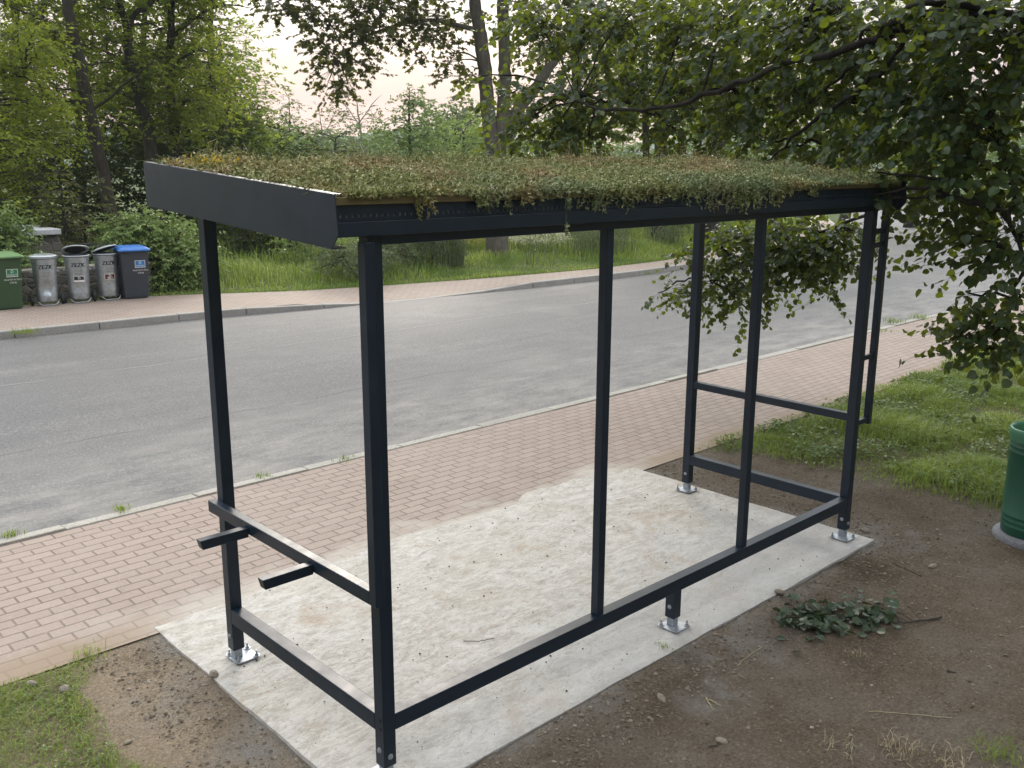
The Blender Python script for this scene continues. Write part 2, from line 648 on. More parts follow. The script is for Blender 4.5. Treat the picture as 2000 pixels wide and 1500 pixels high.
def mat_pavers():
    t = NT("clay_pavers")
    p = t.pos()
    wv = t.n("ShaderNodeVectorMath", operation="ADD")
    nz = t.n("ShaderNodeTexNoise")
    nz.inputs["Scale"].default_value = 1.7
    t.l(p, nz.inputs["Vector"])
    sc = t.n("ShaderNodeVectorMath", operation="SCALE")
    sc.inputs["Scale"].default_value = 0.02
    t.l(nz.outputs["Color"], sc.inputs[0])
    t.l(p, wv.inputs[0])
    t.l(sc.outputs[0], wv.inputs[1])
    b = t.n("ShaderNodeTexBrick")
    b.offset = 0.5
    b.inputs["Scale"].default_value = 1.0
    b.inputs["Brick Width"].default_value = 0.2
    b.inputs["Row Height"].default_value = 0.1
    b.inputs["Mortar Size"].default_value = 0.0075
    b.inputs["Mortar Smooth"].default_value = 0.25
    b.inputs["Bias"].default_value = 0.0
    b.inputs["Color1"].default_value = (0.285, 0.225, 0.188, 1)
    b.inputs["Color2"].default_value = (0.335, 0.27, 0.228, 1)
    b.inputs["Mortar"].default_value = (0.125, 0.098, 0.076, 1)
    t.l(wv.outputs[0], b.inputs["Vector"])
    n = t.noise(1.1, 5, 0.65, p)
    fine = t.noise(140, 3, 0.6, p)
    c = t.mix(t.maprange(n, 0.35, 0.7, 0.0, 0.4), b.outputs["Color"], (0.33, 0.275, 0.235))
    c = t.mix(t.maprange(fine, 0.45, 0.62, 0.0, 0.35), c, (0.21, 0.165, 0.135))
    c = t.mix(t.maprange(t.noise(38, 4, 0.8, p), 0.54, 0.68, 0.0, 0.5), c, (0.40, 0.345, 0.295))
    c = t.mix(t.maprange(t.noise(0.7, 6, 0.7, p), 0.52, 0.66, 0.0, 0.3), c, (0.19, 0.155, 0.125))
    # cement residue washed over the edge towards the new pad
    s = t.n("ShaderNodeSeparateXYZ")
    t.l(p, s.inputs[0])
    e = t.math("SUBTRACT", t.math("ADD", t.math("MULTIPLY", t.noise(1.5, 5, 0.6, t.pos((1, 2.0, 1))), 1.15), 1.70), s.outputs[1])
    m = t.maprange(e, -0.10, 0.26, 0.0, 0.93)
    m = t.math("MULTIPLY", m, t.maprange(s.outputs[0], -0.6, 0.5))
    m = t.math("MULTIPLY", m, t.maprange(s.outputs[0], 4.7, 4.0))
    c = t.mix(m, c, (0.47, 0.44, 0.385))
    # earth trodden over the rear edge
    e2 = t.math("SUBTRACT", t.math("ADD", t.math("MULTIPLY", t.noise(3.0, 5, 0.65, p), 0.55), 1.93), s.outputs[1])
    m2 = t.math("MULTIPLY", t.maprange(e2, -0.05, 0.12, 0.0, 0.8), t.maprange(t.math("ABSOLUTE", t.math("SUBTRACT", s.outputs[0], 2.0)), 1.9, 2.4))
    c = t.mix(m2, c, (0.25, 0.19, 0.13))
    h = t.math("ADD", b.outputs["Fac"], t.math("MULTIPLY", fine, -0.25))
    t.bsdf(c, 0.8, 0, 0.3, t.math("MULTIPLY", h, -1.0), 0.5, 0.004)
    return t.m


def mat_concrete_pad():
    t = NT("fresh_concrete")
    p = t.pos()
    a = t.noise(1.6, 6, 0.65, p, 0.6)
    st = t.noise(7.5, 9, 0.8, t.pos((0.75, 1.35, 1)), 0.9)
    ln = t.noise(1.7, 4, 0.55, t.pos((0.55, 2.6, 1)), 1.6)
    gr = t.noise(26, 6, 0.75, t.pos((0.7, 1.2, 1)), 1.0)
    pit = t.noise(55, 4, 0.75, p)
    c = t.ramp(st, [(0.34, (0.29, 0.262, 0.22)), (0.47, (0.42, 0.40, 0.36)), (0.60, (0.55, 0.535, 0.50))])
    sw = t.noise(2.6, 5, 0.7, t.pos((0.5, 2.2, 1)), 2.0)
    c = t.mix(t.maprange(sw, 0.42, 0.34, 0.0, 0.55), c, (0.33, 0.30, 0.25))
    c = t.mix(t.maprange(sw, 0.55, 0.63, 0.0, 0.6), c, (0.60, 0.585, 0.545))
    c = t.mix(t.maprange(gr, 0.45, 0.34, 0.0, 0.8), c, (0.28, 0.235, 0.18))
    c = t.mix(t.maprange(gr, 0.53, 0.64, 0.0, 0.55), c, (0.64, 0.625, 0.58))
    for lv in (0.40, 0.47, 0.53, 0.60):   # trowel ridges: thin pale arcs
        dl = t.math("ABSOLUTE", t.math("SUBTRACT", ln, lv))
        c = t.mix(t.maprange(dl, 0.0012, 0.006, 0.6, 0.0), c, (0.64, 0.61, 0.55))
    c = t.mix(t.maprange(a, 0.5, 0.68, 0.0, 0.45), c, (0.40, 0.355, 0.28))
    rust = t.noise(2.1, 7, 0.75, p, 0.8)
    c = t.mix(t.maprange(rust, 0.55, 0.68, 0.0, 0.65), c, (0.35, 0.255, 0.165))
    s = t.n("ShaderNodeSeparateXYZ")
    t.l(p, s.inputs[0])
    # cool grey cement at rear and right, with roof and linden shade painted in
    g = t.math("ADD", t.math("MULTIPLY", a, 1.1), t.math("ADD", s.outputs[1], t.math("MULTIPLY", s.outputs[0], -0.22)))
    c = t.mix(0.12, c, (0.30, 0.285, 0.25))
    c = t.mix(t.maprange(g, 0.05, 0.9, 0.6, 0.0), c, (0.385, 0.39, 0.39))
    c = t.mix(t.maprange(pit, 0.60, 0.68, 0.0, 0.7), c, (0.17, 0.135, 0.10))
    h = t.math("ADD", t.math("MULTIPLY", st, 1.2), t.math("MULTIPLY", gr, 0.5))
    t.bsdf(c, 0.8, 0, 0.3, h, 0.5, 0.012)
    return t.m


def mat_soil():
    t = NT("trodden_soil")
    p = t.pos()
    a = t.noise(1.3, 6, 0.65, p)
    b = t.noise(14, 5, 0.7, p)
    f = t.noise(60, 4, 0.8, p)
    c = t.ramp(a, [(0.32, (0.11, 0.086, 0.063)), (0.48, (0.185, 0.148, 0.11)), (0.64, (0.245, 0.215, 0.178))])
    c = t.mix(t.maprange(b, 0.35, 0.7, 0.0, 0.55), c, (0.155, 0.118, 0.08))
    c = t.mix(t.maprange(f, 0.53, 0.66, 0.0, 0.75), c, (0.36, 0.305, 0.235))
    c = t.mix(t.maprange(f, 0.45, 0.34, 0.0, 0.8), c, (0.075, 0.056, 0.04))
    sx = t.n("ShaderNodeSeparateXYZ")
    t.l(p, sx.inputs[0])
    dry = t.maprange(t.math("ADD", sx.outputs[0], t.math("MULTIPLY", a, -1.2)), -0.45, -1.0, 0.0, 0.85)  # sandier soil left of the pad, brightness of its open side painted in too
    c = t.mix(dry, c, t.mix(t.maprange(f, .35, .65), (0.30, 0.23, 0.155), (0.55, 0.45, 0.33)))
    ce = t.n("ShaderNodeAttribute", attribute_name="cement")
    c = t.mix(t.math("MULTIPLY", ce.outputs["Fac"], t.maprange(b, 0.3, 0.6, 0.25, 0.95)), c, (0.36, 0.345, 0.315))
    gr = t.n("ShaderNodeAttribute", attribute_name="green")
    c = t.mix(t.math("MULTIPLY", gr.outputs["Fac"], 0.4), c, (0.075, 0.085, 0.03))
    h = t.math("ADD", t.math("MULTIPLY", b, 1.2), f)
    t.bsdf(c, 0.95, 0, 0.1, h, 1.0, 0.045)
    return t.m


def mat_grassground(name, c1, c2, c3):
    t = NT(name)
    p = t.pos()
    a = t.noise(0.35, 5, 0.6, p)
    b = t.noise(9, 5, 0.7, p)
    c = t.ramp(a, [(0.3, c1), (0.7, c2)])
    c = t.mix(t.maprange(b, 0.4, 0.7, 0, 0.6), c, c3)
    t.bsdf(c, 0.95, 0, 0.1, b, 0.8, 0.05)
    return t.m


def mat_kerb(name, c):
    t = NT(name)
    p = t.pos()
    a = t.noise(60, 4, 0.7, p)
    b = t.noise(2.2, 4, 0.6, p)
    col = t.ramp(a, [(0.3, [x * 0.62 for x in c]), (0.7, [min(1, x * 1.2) for x in c])])
    col = t.mix(t.maprange(b, 0.45, 0.7, 0, 0.45), col, [x * 0.55 for x in c])
    t.bsdf(col, 0.85, 0, 0.25, a, 0.6, 0.01)
    return t.m


def mat_stone():
    t = NT("rubble_masonry")
    p = t.pos()
    v = t.n("ShaderNodeTexVoronoi", feature="DISTANCE_TO_EDGE")
    v.inputs["Scale"].default_value = 4.2
    mp = t.pos((1, 1, 1.6))
    t.l(mp, v.inputs["Vector"])
    v2 = t.n("ShaderNodeTexVoronoi")
    v2.inputs["Scale"].default_value = 4.2
    t.l(mp, v2.inputs["Vector"])
    n = t.noise(18, 5, 0.7, p)
    sb = t.n("ShaderNodeSeparateColor")
    t.l(v2.outputs["Color"], sb.inputs[0])
    c = t.ramp(sb.outputs[0], [(0.0, (0.10, 0.095, 0.085)), (0.5, (0.20, 0.185, 0.165)), (1.0, (0.29, 0.265, 0.23))])
    c = t.mix(t.maprange(n, 0.35, 0.7, 0, 0.6), c, (0.11, 0.10, 0.08))
    c = t.mix(t.maprange(v.outputs["Distance"], 0.0, 0.05, 0.85, 0.0), c, (0.36, 0.34, 0.31))
    h = t.math("ADD", t.maprange(v.outputs["Distance"], 0, 0.12), t.math("MULTIPLY", n, 0.5))
    t.bsdf(c, 0.9, 0, 0.2, h, 0.9, 0.03)
    return t.m


def mat_bark(name, c1, c2, scale=16):
    t = NT(name)
    p = t.pos((1, 1, 0.22))
    n = t.noise(scale, 6, 0.7, p, 0.4)
    b = t.noise(2.0, 3, 0.6, t.pos())
    c = t.ramp(n, [(0.3, c1), (0.7, c2)])
    c = t.mix(t.maprange(b, 0.45, 0.75, 0, 0.4), c, (0.07, 0.085, 0.045))
    t.bsdf(c, 0.92, 0, 0.15, n, 0.8, 0.02)
    return t.m


STEEL, GALV, ZINC = mat_steel(), mat_galv(), mat_zinc()
BARK_G = mat_bark("grey_bark", (0.10, 0.088, 0.075), (0.21, 0.19, 0.165))
BARK_D = mat_bark("dark_bark", (0.035, 0.030, 0.026), (0.085, 0.074, 0.062))
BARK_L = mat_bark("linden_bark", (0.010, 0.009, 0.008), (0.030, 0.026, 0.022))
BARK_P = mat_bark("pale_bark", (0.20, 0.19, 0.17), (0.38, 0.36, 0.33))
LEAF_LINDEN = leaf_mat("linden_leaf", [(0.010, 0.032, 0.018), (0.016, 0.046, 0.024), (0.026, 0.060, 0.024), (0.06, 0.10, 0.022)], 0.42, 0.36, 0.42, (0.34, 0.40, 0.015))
LEAF_MAPLE = leaf_mat("maple_leaf", [(0.045, 0.068, 0.020), (0.068, 0.092, 0.026), (0.10, 0.115, 0.030)], 0.42, 0.5, 0.3, (0.27, 0.27, 0.025))
LEAF_A = leaf_mat("hornbeam_leaf", [(0.09, 0.135, 0.024), (0.16, 0.215, 0.036), (0.27, 0.31, 0.06)], 0.48, 0.6, 0.15, (0.50, 0.56, 0.04))
LEAF_B = leaf_mat("beech_leaf", [(0.075, 0.13, 0.028), (0.13, 0.20, 0.042), (0.22, 0.285, 0.065)], 0.48, 0.6, 0.15, (0.42, 0.52, 0.04))
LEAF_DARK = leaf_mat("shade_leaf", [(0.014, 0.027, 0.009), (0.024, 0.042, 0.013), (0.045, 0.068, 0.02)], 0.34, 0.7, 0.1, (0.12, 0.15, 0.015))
LEAF_ELDER = leaf_mat("elder_leaf", [(0.13, 0.21, 0.05), (0.21, 0.31, 0.085), (0.34, 0.43, 0.16)], 0.40, 0.42, 0.45, (0.22, 0.29, 0.05))
LEAF_OLIVE = leaf_mat("willow_leaf", [(0.09, 0.125, 0.06), (0.14, 0.18, 0.09), (0.21, 0.25, 0.135)], 0.34, 0.5, 0.3, (0.18, 0.22, 0.07))
LEAF_FAR = leaf_mat("far_leaf", [(0.09, 0.16, 0.04), (0.15, 0.24, 0.06), (0.24, 0.33, 0.10)], 0.34, 0.6, 0.25, (0.2, 0.25, 0.06))
LEAF_LIGHT = leaf_mat("spring_leaf", [(0.15, 0.24, 0.05), (0.22, 0.33, 0.07), (0.32, 0.42, 0.11)], 0.42, 0.55, 0.3, (0.28, 0.34, 0.06))
NEEDLE = leaf_mat("spruce_needle", [(0.08, 0.10, 0.028), (0.14, 0.155, 0.042), (0.23, 0.22, 0.07)], 0.25, 0.55, 0.3, (0.12, 0.13, 0.03))
GRASS = leaf_mat("grass_blade", [(0.15, 0.24, 0.035), (0.26, 0.36, 0.06), (0.42, 0.46, 0.13)], 0.42, 0.5, 0.3, (0.26, 0.32, 0.04))
GRASS_T = leaf_mat("tall_grass_blade", [(0.14, 0.24, 0.035), (0.24, 0.36, 0.05), (0.38, 0.47, 0.10), (0.50, 0.50, 0.25)], 0.42, 0.5, 0.3, (0.3, 0.36, 0.05))
def patchy(m, dark):
    nt = m.node_tree
    rampn = [n for n in nt.nodes if n.type == "MIX"][0]
    rampn.inputs[7].default_value = (*dark, 1)
    mrn = [n for n in nt.nodes if n.type == "MAP_RANGE"][0]
    mrn.inputs[1].default_value, mrn.inputs[2].default_value, mrn.inputs[4].default_value = 0.42, 0.58, 0.75


patchy(GRASS_T, (0.09, 0.19, 0.05))
patchy(GRASS, (0.13, 0.20, 0.04))
STRAW = leaf_mat("dry_straw", [(0.24, 0.19, 0.115), (0.38, 0.32, 0.20), (0.50, 0.43, 0.29)], 0.1, 0.7, 0.2, (0.4, 0.34, 0.2))
SEDUM = None

# ================================================================== SETTING
def struct(o):
    o["kind"] = "structure"
    return o


def road_off(x):
    return 0.009 * np.maximum(0, x - 14.0) ** 2


XS = np.concatenate([np.linspace(-70, -8, 20), np.linspace(-6, 24, 61), np.linspace(26, 80, 28)])


def strip(name, ys, zs, mat, xs=XS, offs=road_off, wav=0.0, seed=1):
    G = Geo()
    ys_, zs_ = np.asarray(ys, float), np.asarray(zs, float)
    X, Y = np.meshgrid(xs, ys_, indexing="ij")
    Z = np.broadcast_to(zs_, X.shape).copy()
    Y = Y + offs(X)
    if wav:
        Z = Z + fbm(X, Y, 0.35, seed, 3) * wav
    n = len(ys_)
    i = np.arange(len(xs) - 1)[:, None] * n
    j = np.arange(n - 1)[None]
    q = np.stack([i + j, i + n + j, i + n + j + 1, i + j + 1], -1).reshape(-1, 4)
    G.add(np.stack([X, Y, Z], -1).reshape(-1, 3), [q])
    return struct(G.obj(name, mat, smooth=True))


G = Geo()
G.add([(-600, -600, -0.32), (900, -600, -0.32), (900, 900, -0.32), (-600, 900, -0.32)], [[(0, 1, 2, 3)]])
struct(G.obj("ground", mat_grassground("field", (0.06, 0.085, 0.03), (0.09, 0.115, 0.04), (0.05, 0.06, 0.025))))

ry = np.linspace(4.0, 12.95, 24)
strip("road", ry, -0.03 - (ry - 4.0) / 8.95 * 0.075, mat_asphalt(), wav=0.012)
PAVERS = mat_pavers()
strip("pavement", np.linspace(1.955, 3.90, 12), np.linspace(-0.012, -0.016, 12), PAVERS, wav=0.010, seed=5)


# far pavement with its dropped crossing ----------------------------
FK_X = np.array([-70, -10, 2, 5.2, 8.0, 9.5, 11.7, 15.5, 18.5, 21.5, 31, 80])
FK_Y = np.array([13.6, 13.2, 12.82, 12.62, 12.10, 11.95, 11.76, 11.70, 11.85, 12.55, 14.3, 14.3 + 30.9])
FB_Y = np.array([15.9, 15.9, 15.75, 15.35, 14.0, 13.6, 13.2, 12.75, 12.95, 13.75, 15.9, 15.9 + 31])


def fk(x):
    return np.interp(x, FK_X, FK_Y)


def fkb(x):
    return np.interp(x, FK_X, FB_Y)


def kdrop(x):   # kerb upstand: lowered between the two transitions
    return 0.105 * np.clip(np.abs(x - 9.4) - 1.3, 0, 1.2) / 1.2 + 0.012


G = Geo()
xs = np.concatenate([np.linspace(-70, -6, 20), np.linspace(-5, 26, 187), np.linspace(27, 80, 28)])
t = np.linspace(0, 1, 8)
X = np.repeat(xs[:, None], 8, 1)
Y = (fk(xs) + 0.13)[:, None] * (1 - t) + fkb(xs)[:, None] * t
zk = -0.104 + kdrop(xs)
Z = (zk - 0.010)[:, None] * (1 - t) + 0.0 * t + fbm(X, Y, 0.5, 3, 3) * 0.012
i = np.arange(len(xs) - 1)[:, None] * 8
j = np.arange(7)[None]
G.add(np.stack([X, Y, Z], -1).reshape(-1, 3), [np.stack([i + j, i + 8 + j, i + 8 + j + 1, i + j + 1], -1).reshape(-1, 4)])
struct(G.obj("pavement", PAVERS, smooth=True))

# kerbs: separate stones in one structure each -----------------------
KERB = mat_kerb("granite_kerb", (0.36, 0.345, 0.32))
G = Geo()
x = -30.0
while x < 60:
    ln = rng.uniform(0.95, 1.5)
    x1 = x + ln - 0.012
    za, zb = -0.104 + kdrop(x), -0.104 + kdrop(x1)
    ya, yb = fk(x), fk(x1)
    j1, j2 = rng.normal(0, 0.006), rng.normal(0.002, 0.0015)
    G.hexa([(x, ya + j1, -0.3), (x1, yb + j1, -0.3), (x1, yb + 0.15, -0.3), (x, ya + 0.15, -0.3),
            (x, ya + j1 + .012, za + j2), (x1, yb + j1 + .012, zb + j2), (x1, yb + 0.15, zb + j2), (x, ya + 0.15, za + j2)])
    x += ln
struct(G.obj("kerb", KERB, bevel=0.015))
G = Geo()
x = -30.0
while x < 60:
    ln = 1.0
    x1 = x + ln - 0.008
    oa, ob = road_off(x), road_off(x1)
    j1, j2, j3 = rng.normal(0, 0.005, 3)
    w0 = 3.90
    G.hexa([(x, w0 + oa, -0.2), (x1, w0 + ob, -0.2), (x1, w0 + .12 + ob + j1, -0.2), (x, w0 + .12 + oa + j1, -0.2),
            (x, w0 + oa, -0.004 + j2), (x1, w0 + ob, -0.004 + j2), (x1, w0 + .12 + ob + j1, -0.008 + j3), (x, w0 + .12 + oa + j1, -0.008 + j3)])
    x += ln
struct(G.obj("kerb", mat_kerb("concrete_kerb", (0.40, 0.38, 0.335)), bevel=0.008))

# verge terrain on the far side ---------------------------------------
G = Geo()
xs = np.concatenate([np.linspace(-120, -6, 24), np.linspace(-5, 40, 91), np.linspace(42, 240, 40)])
tt = np.concatenate([np.linspace(0, 6, 22), np.linspace(7, 40, 22), np.linspace(45, 300, 16)])
X = np.repeat(xs[:, None], len(tt), 1)
Y = (fkb(np.minimum(xs, 80)) - 0.05)[:, None] + tt[None]
Z = -0.012 + np.minimum(tt, 3)[None] / 3 * 0.05 + fbm(X, Y, 0.25, 9, 4) * 0.25 * np.clip(tt / 5, 0, 1)[None] - np.clip(tt - 40, 0, 300)[None] * 0.012
n = len(tt)
i = np.arange(len(xs) - 1)[:, None] * n
j = np.arange(n - 1)[None]
G.add(np.stack([X, Y, Z], -1).reshape(-1, 3), [np.stack([i + j, i + n + j, i + n + j + 1, i + j + 1], -1).reshape(-1, 4)])
struct(G.obj("verge", mat_grassground("verge_turf", (0.075, 0.105, 0.03), (0.10, 0.135, 0.038), (0.06, 0.065, 0.03)), smooth=True))

# distant hills --------------------------------------------------------
G = Geo()
for (d, hh, seed, nn) in ((430, 25, 3, 160), (600, 40, 8, 160)):
    az = np.linspace(R(-10), R(110), nn)
    rr = np.linspace(0, 1, 8)
    A, Q = np.meshgrid(az, rr, indexing="ij")
    ridge = hh * (0.62 + 1.1 * fbm(A * 6, A * 0, 1.0, seed, 5))[:, :] + 5 * np.exp(-((A - R(YAW - 9)) / R(4)) ** 2)
    Zz = -8 + ridge * np.sin(Q * np.pi / 2)
    D = d + Q * 120
    X, Y = CAM[0] + D * np.sin(A), CAM[1] + D * np.cos(A)
    i = np.arange(nn - 1)[:, None] * 8
    j = np.arange(7)[None]
    G.add(np.stack([X, Y, Zz], -1).reshape(-1, 3), [np.stack([i + j, i + 8 + j, i + 8 + j + 1, i + j + 1], -1).reshape(-1, 4)])
struct(G.obj("hills", mat_grassground("wooded_hill", (0.05, 0.075, 0.05), (0.07, 0.10, 0.06), (0.04, 0.06, 0.04)), smooth=True))

# soil bank round the pad ---------------------------------------------
SX0, SX1, SY0, SY1 = -0.15, 4.10, -0.14, 2.14


def soil_z(x, y):
    x, y = np.asarray(x, float), np.asarray(y, float)
    z = -0.034 + 0.016 * np.clip((0.3 - y) / 0.4, 0, 1) + fbm(x, y, 1.1, 21, 5) * 0.05 + fbm(x, y, 9.0, 22, 3) * 0.028 + np.abs(fbm(x, y, 16.0, 23, 2)) * 0.02
    z = z + np.clip(-0.9 - y, 0, 6) * 0.10
    z = z + np.clip(x - 5.2, 0, 20) * 0.004
    pv = np.clip((2.02 - y) / 0.25, 0, 1)
    z = z * pv + (-0.017) * (1 - pv)
    return np.minimum(z, np.where((y > -0.6), -0.012, 9.0))


def lawn_mask(x, y):
    """1 on the grown turf right of the pad and in the patch left of it"""
    x, y = np.asarray(x, float), np.asarray(y, float)
    b = 5.15 + 0.5 * fbm(x, y, 1.2, 31, 4) + np.clip(1.6 - y, 0, 9) * 0.02 - np.clip(y - 1.5, 0, 1) * 0.55
    right = np.clip((x - b) / 0.5, 0, 1) * np.clip((y + 1.6 + fbm(x, y, 1.5, 5, 3)) / 0.6, 0, 1)
    l = -0.47 - 0.28 * np.clip(2.0 - y, 0, 3) * 0.55 + 0.5 * fbm(x, y, 1.6, 33, 4)
    left = np.clip((l - x) / 0.14, 0, 1) * np.clip((2.02 - y) / 0.1, 0, 1)
    left = left * np.clip((fbm(x, y, 3.2, 35, 4) + 0.17) / 0.12, 0, 1)
    return np.maximum(right, left)


G = Geo()
xa = np.concatenate([np.arange(-9, -2.6, 0.2), np.arange(-2.6, 6.4, 0.03), np.arange(6.4, 40, 0.25)])
ya = np.concatenate([np.arange(-9, -3.0, 0.2), np.arange(-3.0, 2.07, 0.03)])
X, Y = np.meshgrid(xa, ya, indexing="ij")
Z = soil_z(X, Y)
Yo = Y + road_off(X) * np.clip(Y + 0.5, 0, 2.5) / 2.5
inside = (X > SX0 + 0.06) & (X < SX1 - 0.06) & (Y > SY0 + 0.06)
Z = np.where(inside, -0.12, Z)
n = len(ya)
i = np.arange(len(xa) - 1)[:, None] * n
j = np.arange(n - 1)[None]
G.add(np.stack([X, Yo, Z], -1).reshape(-1, 3), [np.stack([i + j, i + n + j, i + n + j + 1, i + j + 1], -1).reshape(-1, 4)])
soil = struct(G.obj("soil", mat_soil(), smooth=True))
dx = np.maximum(np.maximum(SX0 - X, X - SX1), 0)
dy = np.maximum(np.maximum(SY0 - Y, Y - SY1), 0)
dd = np.hypot(dx, dy)
cem = np.clip(1 - dd / (0.16 + 0.5 * np.clip(fbm(X, Y, 2.2, 41, 4) + 0.08, 0, 1)), 0, 1) * np.clip(fbm(X, Y, 5, 43, 3) * 2.5 + 0.55, 0, 1)
for (sx, sy, sr) in ((2.05, -0.38, 0.28), (4.3, -0.2, 0.25), (-0.42, 1.25, 0.22), (1.6, -0.55, .2), (-.3, .6, .2)):
    cem = np.maximum(cem, np.clip(1.3 - np.hypot(X - sx, Y - sy) / sr, 0, 1) * np.clip(fbm(X, Y, 7, 44, 3) * 3 + 0.6, 0, 1))
attr(soil.data, "cement", cem.ravel())
attr(soil.data, "green", lawn_mask(X, Y).ravel())

# concrete pad ----------------------------------------------------------
G = Geo()
nx, ny = 150, 76
xa = np.linspace(SX0, SX1, nx)
ya = np.linspace(SY0, SY1, ny)
X, Y = np.meshgrid(xa, ya, indexing="ij")
ex = np.minimum(np.minimum(X - SX0, SX1 - X), Y - SY0)
edge_wob = fbm(X, Y, 3.0, 51, 3) * 0.05
Xw = X + np.where((X == SX0) | (X == SX1), edge_wob * 0.5, 0)
Yw = Y + np.where(Y == SY0, edge_wob * 0.5, 0) + np.where(Y > 1.8, (Y - 1.8) / 0.34 * (fbm(X, X * 0, 1.3, 55, 5) * 0.4 - 0.03 - 0.15 * np.clip((0.9 - X) / 0.7, 0, 1) - 0.10 * np.clip((X - 3.5) / 0.5, 0, 1)), 0)
Z = -0.002 + fbm(X, Y, 1.2, 52, 3) * 0.006 + fbm(X * 0.4, Y * 2.2, 5.0, 53, 3) * 0.005 - np.clip(1 - ex / 0.05, 0, 1) * 0.006
Z = np.where(Y > 1.8, Z * np.clip((2.1 - Y) / 0.3, 0, 1) - np.clip((Y - 1.8) / 0.34, 0, 1) * 0.0085, Z)
i = np.arange(nx - 1)[:, None] * ny
j = np.arange(ny - 1)[None]
top = np.stack([Xw, Yw, Z], -1)
G.add(top.reshape(-1, 3), [np.stack([i + j, i + ny + j, i + ny + j + 1, i + j + 1], -1).reshape(-1, 4)])
for row in (top[:, 0], top[::-1, -1], top[0, ::-1], top[-1, :]):
    lo = row.copy()
    lo[:, 2] = -0.2
    k = len(row)
    a = np.arange(k - 1)
    G.add(np.concatenate([lo, row]), [np.stack([a, a + 1, k + a + 1, k + a], -1)])
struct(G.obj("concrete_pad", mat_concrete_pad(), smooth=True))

# evening haze: one even box of air round everything ------------------
G = Geo()
G.box(-640, 940, -640, 940, -12.0, 62.0)
hz = G.obj("haze", [])
hm = bpy.data.materials.new("haze_air")
hm.use_nodes = True
hm.node_tree.nodes.clear()
ho = hm.node_tree.nodes.new("ShaderNodeOutputMaterial")
hv = hm.node_tree.nodes.new("ShaderNodeVolumePrincipled")
hv.inputs["Color"].default_value = (0.86, 0.92, 1.0, 1)
hv.inputs["Density"].default_value = 0.0004
hv.inputs["Anisotropy"].default_value = 0.2
hm.node_tree.links.new(hv.outputs[0], ho.inputs["Volume"])
hz.data.materials.append(hm)
hz["kind"] = "stuff"
hz["label"] = "pale evening haze over the whole place"
hz["category"] = "haze"

# ================================================================== BUS SHELTER
SHL, SHD, PS, MS = 4.0, 1.414, 0.0633, 0.0483
shelter = empty("bus_shelter", (0, 0, 0), "dark grey steel bus shelter frame without glass, standing on the pale concrete pad", "bus shelter")


def part(name, x0, x1, y0, y1, z0, z1, parent=None, mat=None, bevel=0.003, label=None):
    o = Geo().box(x0, x1, y0, y1, z0, z1).obj(name, mat or STEEL, parent or shelter, bevel=bevel)
    if label:
        o["label"] = label
    return o


def foot(parent, cx, cy, plate_dx, plate_dy):
    """zinc base plate with stub and anchor bolts under an upright"""
    G = Geo()
    hw = 0.066
    c = 0.02
    pts = [(-hw, -hw + c), (-hw + c, -hw), (hw - c, -hw), (hw, -hw + c), (hw, hw - c), (hw - c, hw), (-hw + c, hw), (-hw, hw - c)]
    v = [(cx + plate_dx + a, cy + plate_dy + b, z) for z in (0.003, 0.011) for a, b in pts]
    G.add(v, [np.arange(8)[::-1][None], (np.arange(8) + 8)[None], np.array([[k, (k + 1) % 8, 8 + (k + 1) % 8, 8 + k] for k in range(8)])])
    G.box(cx - .022, cx + .022, cy - .022, cy + .022, 0.0115, 0.062)
    G.obj("base_plate", ZINC, parent, bevel=0.0015)
    for sx, sy in ((-1, -1), (1, -1), (-1, 1), (1, 1)):
        bx, by = cx + plate_dx + sx * 0.052, cy + plate_dy + sy * 0.052
        B = Geo()
        B.lathe([(0.020, 0.0115), (0.020, 0.0145)], 14, (bx, by, 0))
        B.lathe([(0.0105, 0.0147), (0.0105, 0.0245)], 6, (bx, by, 0))
        B.lathe([(0.005, 0.0247), (0.005, 0.043)], 8, (bx, by, 0))
        B.obj("bolt", ZINC, parent)


def set_screw(parent, x, y, z, axis):
    B = Geo()
    B.lathe([(0.013, 0.0), (0.013, 0.002), (0.0085, 0.003), (0.0085, 0.008), (0.003, 0.0095)], 10, (0, 0, 0))
    o = B.obj("screw", ZINC, parent, smooth=False)
    o.location = (x, y, z)
    o.rotation_euler = (0, R(-90), 0) if axis == "-x" else (R(90), 0, 0)


ZLT, ZLB = 0.300, 0.222
posts = {}
for nm, px0, py0, zt in (("bl", 0, 0, 2.3075), ("fl", 0, SHD - PS, 2.330), ("br", SHL - PS, 0, 2.3075), ("fr", SHL - PS, SHD - PS, 2.330)):
    p = part("post", px0, px0 + PS, py0, py0 + PS, 0.062, zt)
    posts[nm] = p
    foot(p, px0 + PS / 2, py0 + PS / 2, {"bl": -0.025, "fl": 0.028}.get(nm, -0.02), 0.012 if nm == "bl" else -0.012)
    set_screw(p, px0, py0 + PS * .5, 0.14, "-x")
    if nm[0] == "b":
        set_screw(p, px0 + PS * .5, py0, 0.11, "-y")
# screw holes drilled in the near corner post
for zz in (0.285, 0.243):
    B = Geo()
    B.lathe([(0.0075, 0.0), (0.0075, 0.0008)], 12)
    o = B.obj("screw_hole", simple("hole_black", (0.004, 0.004, 0.004), 0.9), posts["bl"])
    o.location = (0, PS * 0.3, zz)
    o.rotation_euler = (0, R(-90), 0)
YB = (PS - MS) / 2
for xm in (1.3465, 2.6532):
    part("mullion", xm, xm + MS, YB, YB + MS, 0.300, 2.268)
fl_ = part("foot_post", 1.9876, 1.9876 + PS, 0, PS, 0.062, 0.224)
foot(fl_, 1.9876 + PS / 2, PS / 2, 0, -0.012)
set_screw(fl_, 1.9876, PS * .5, 0.13, "-x")
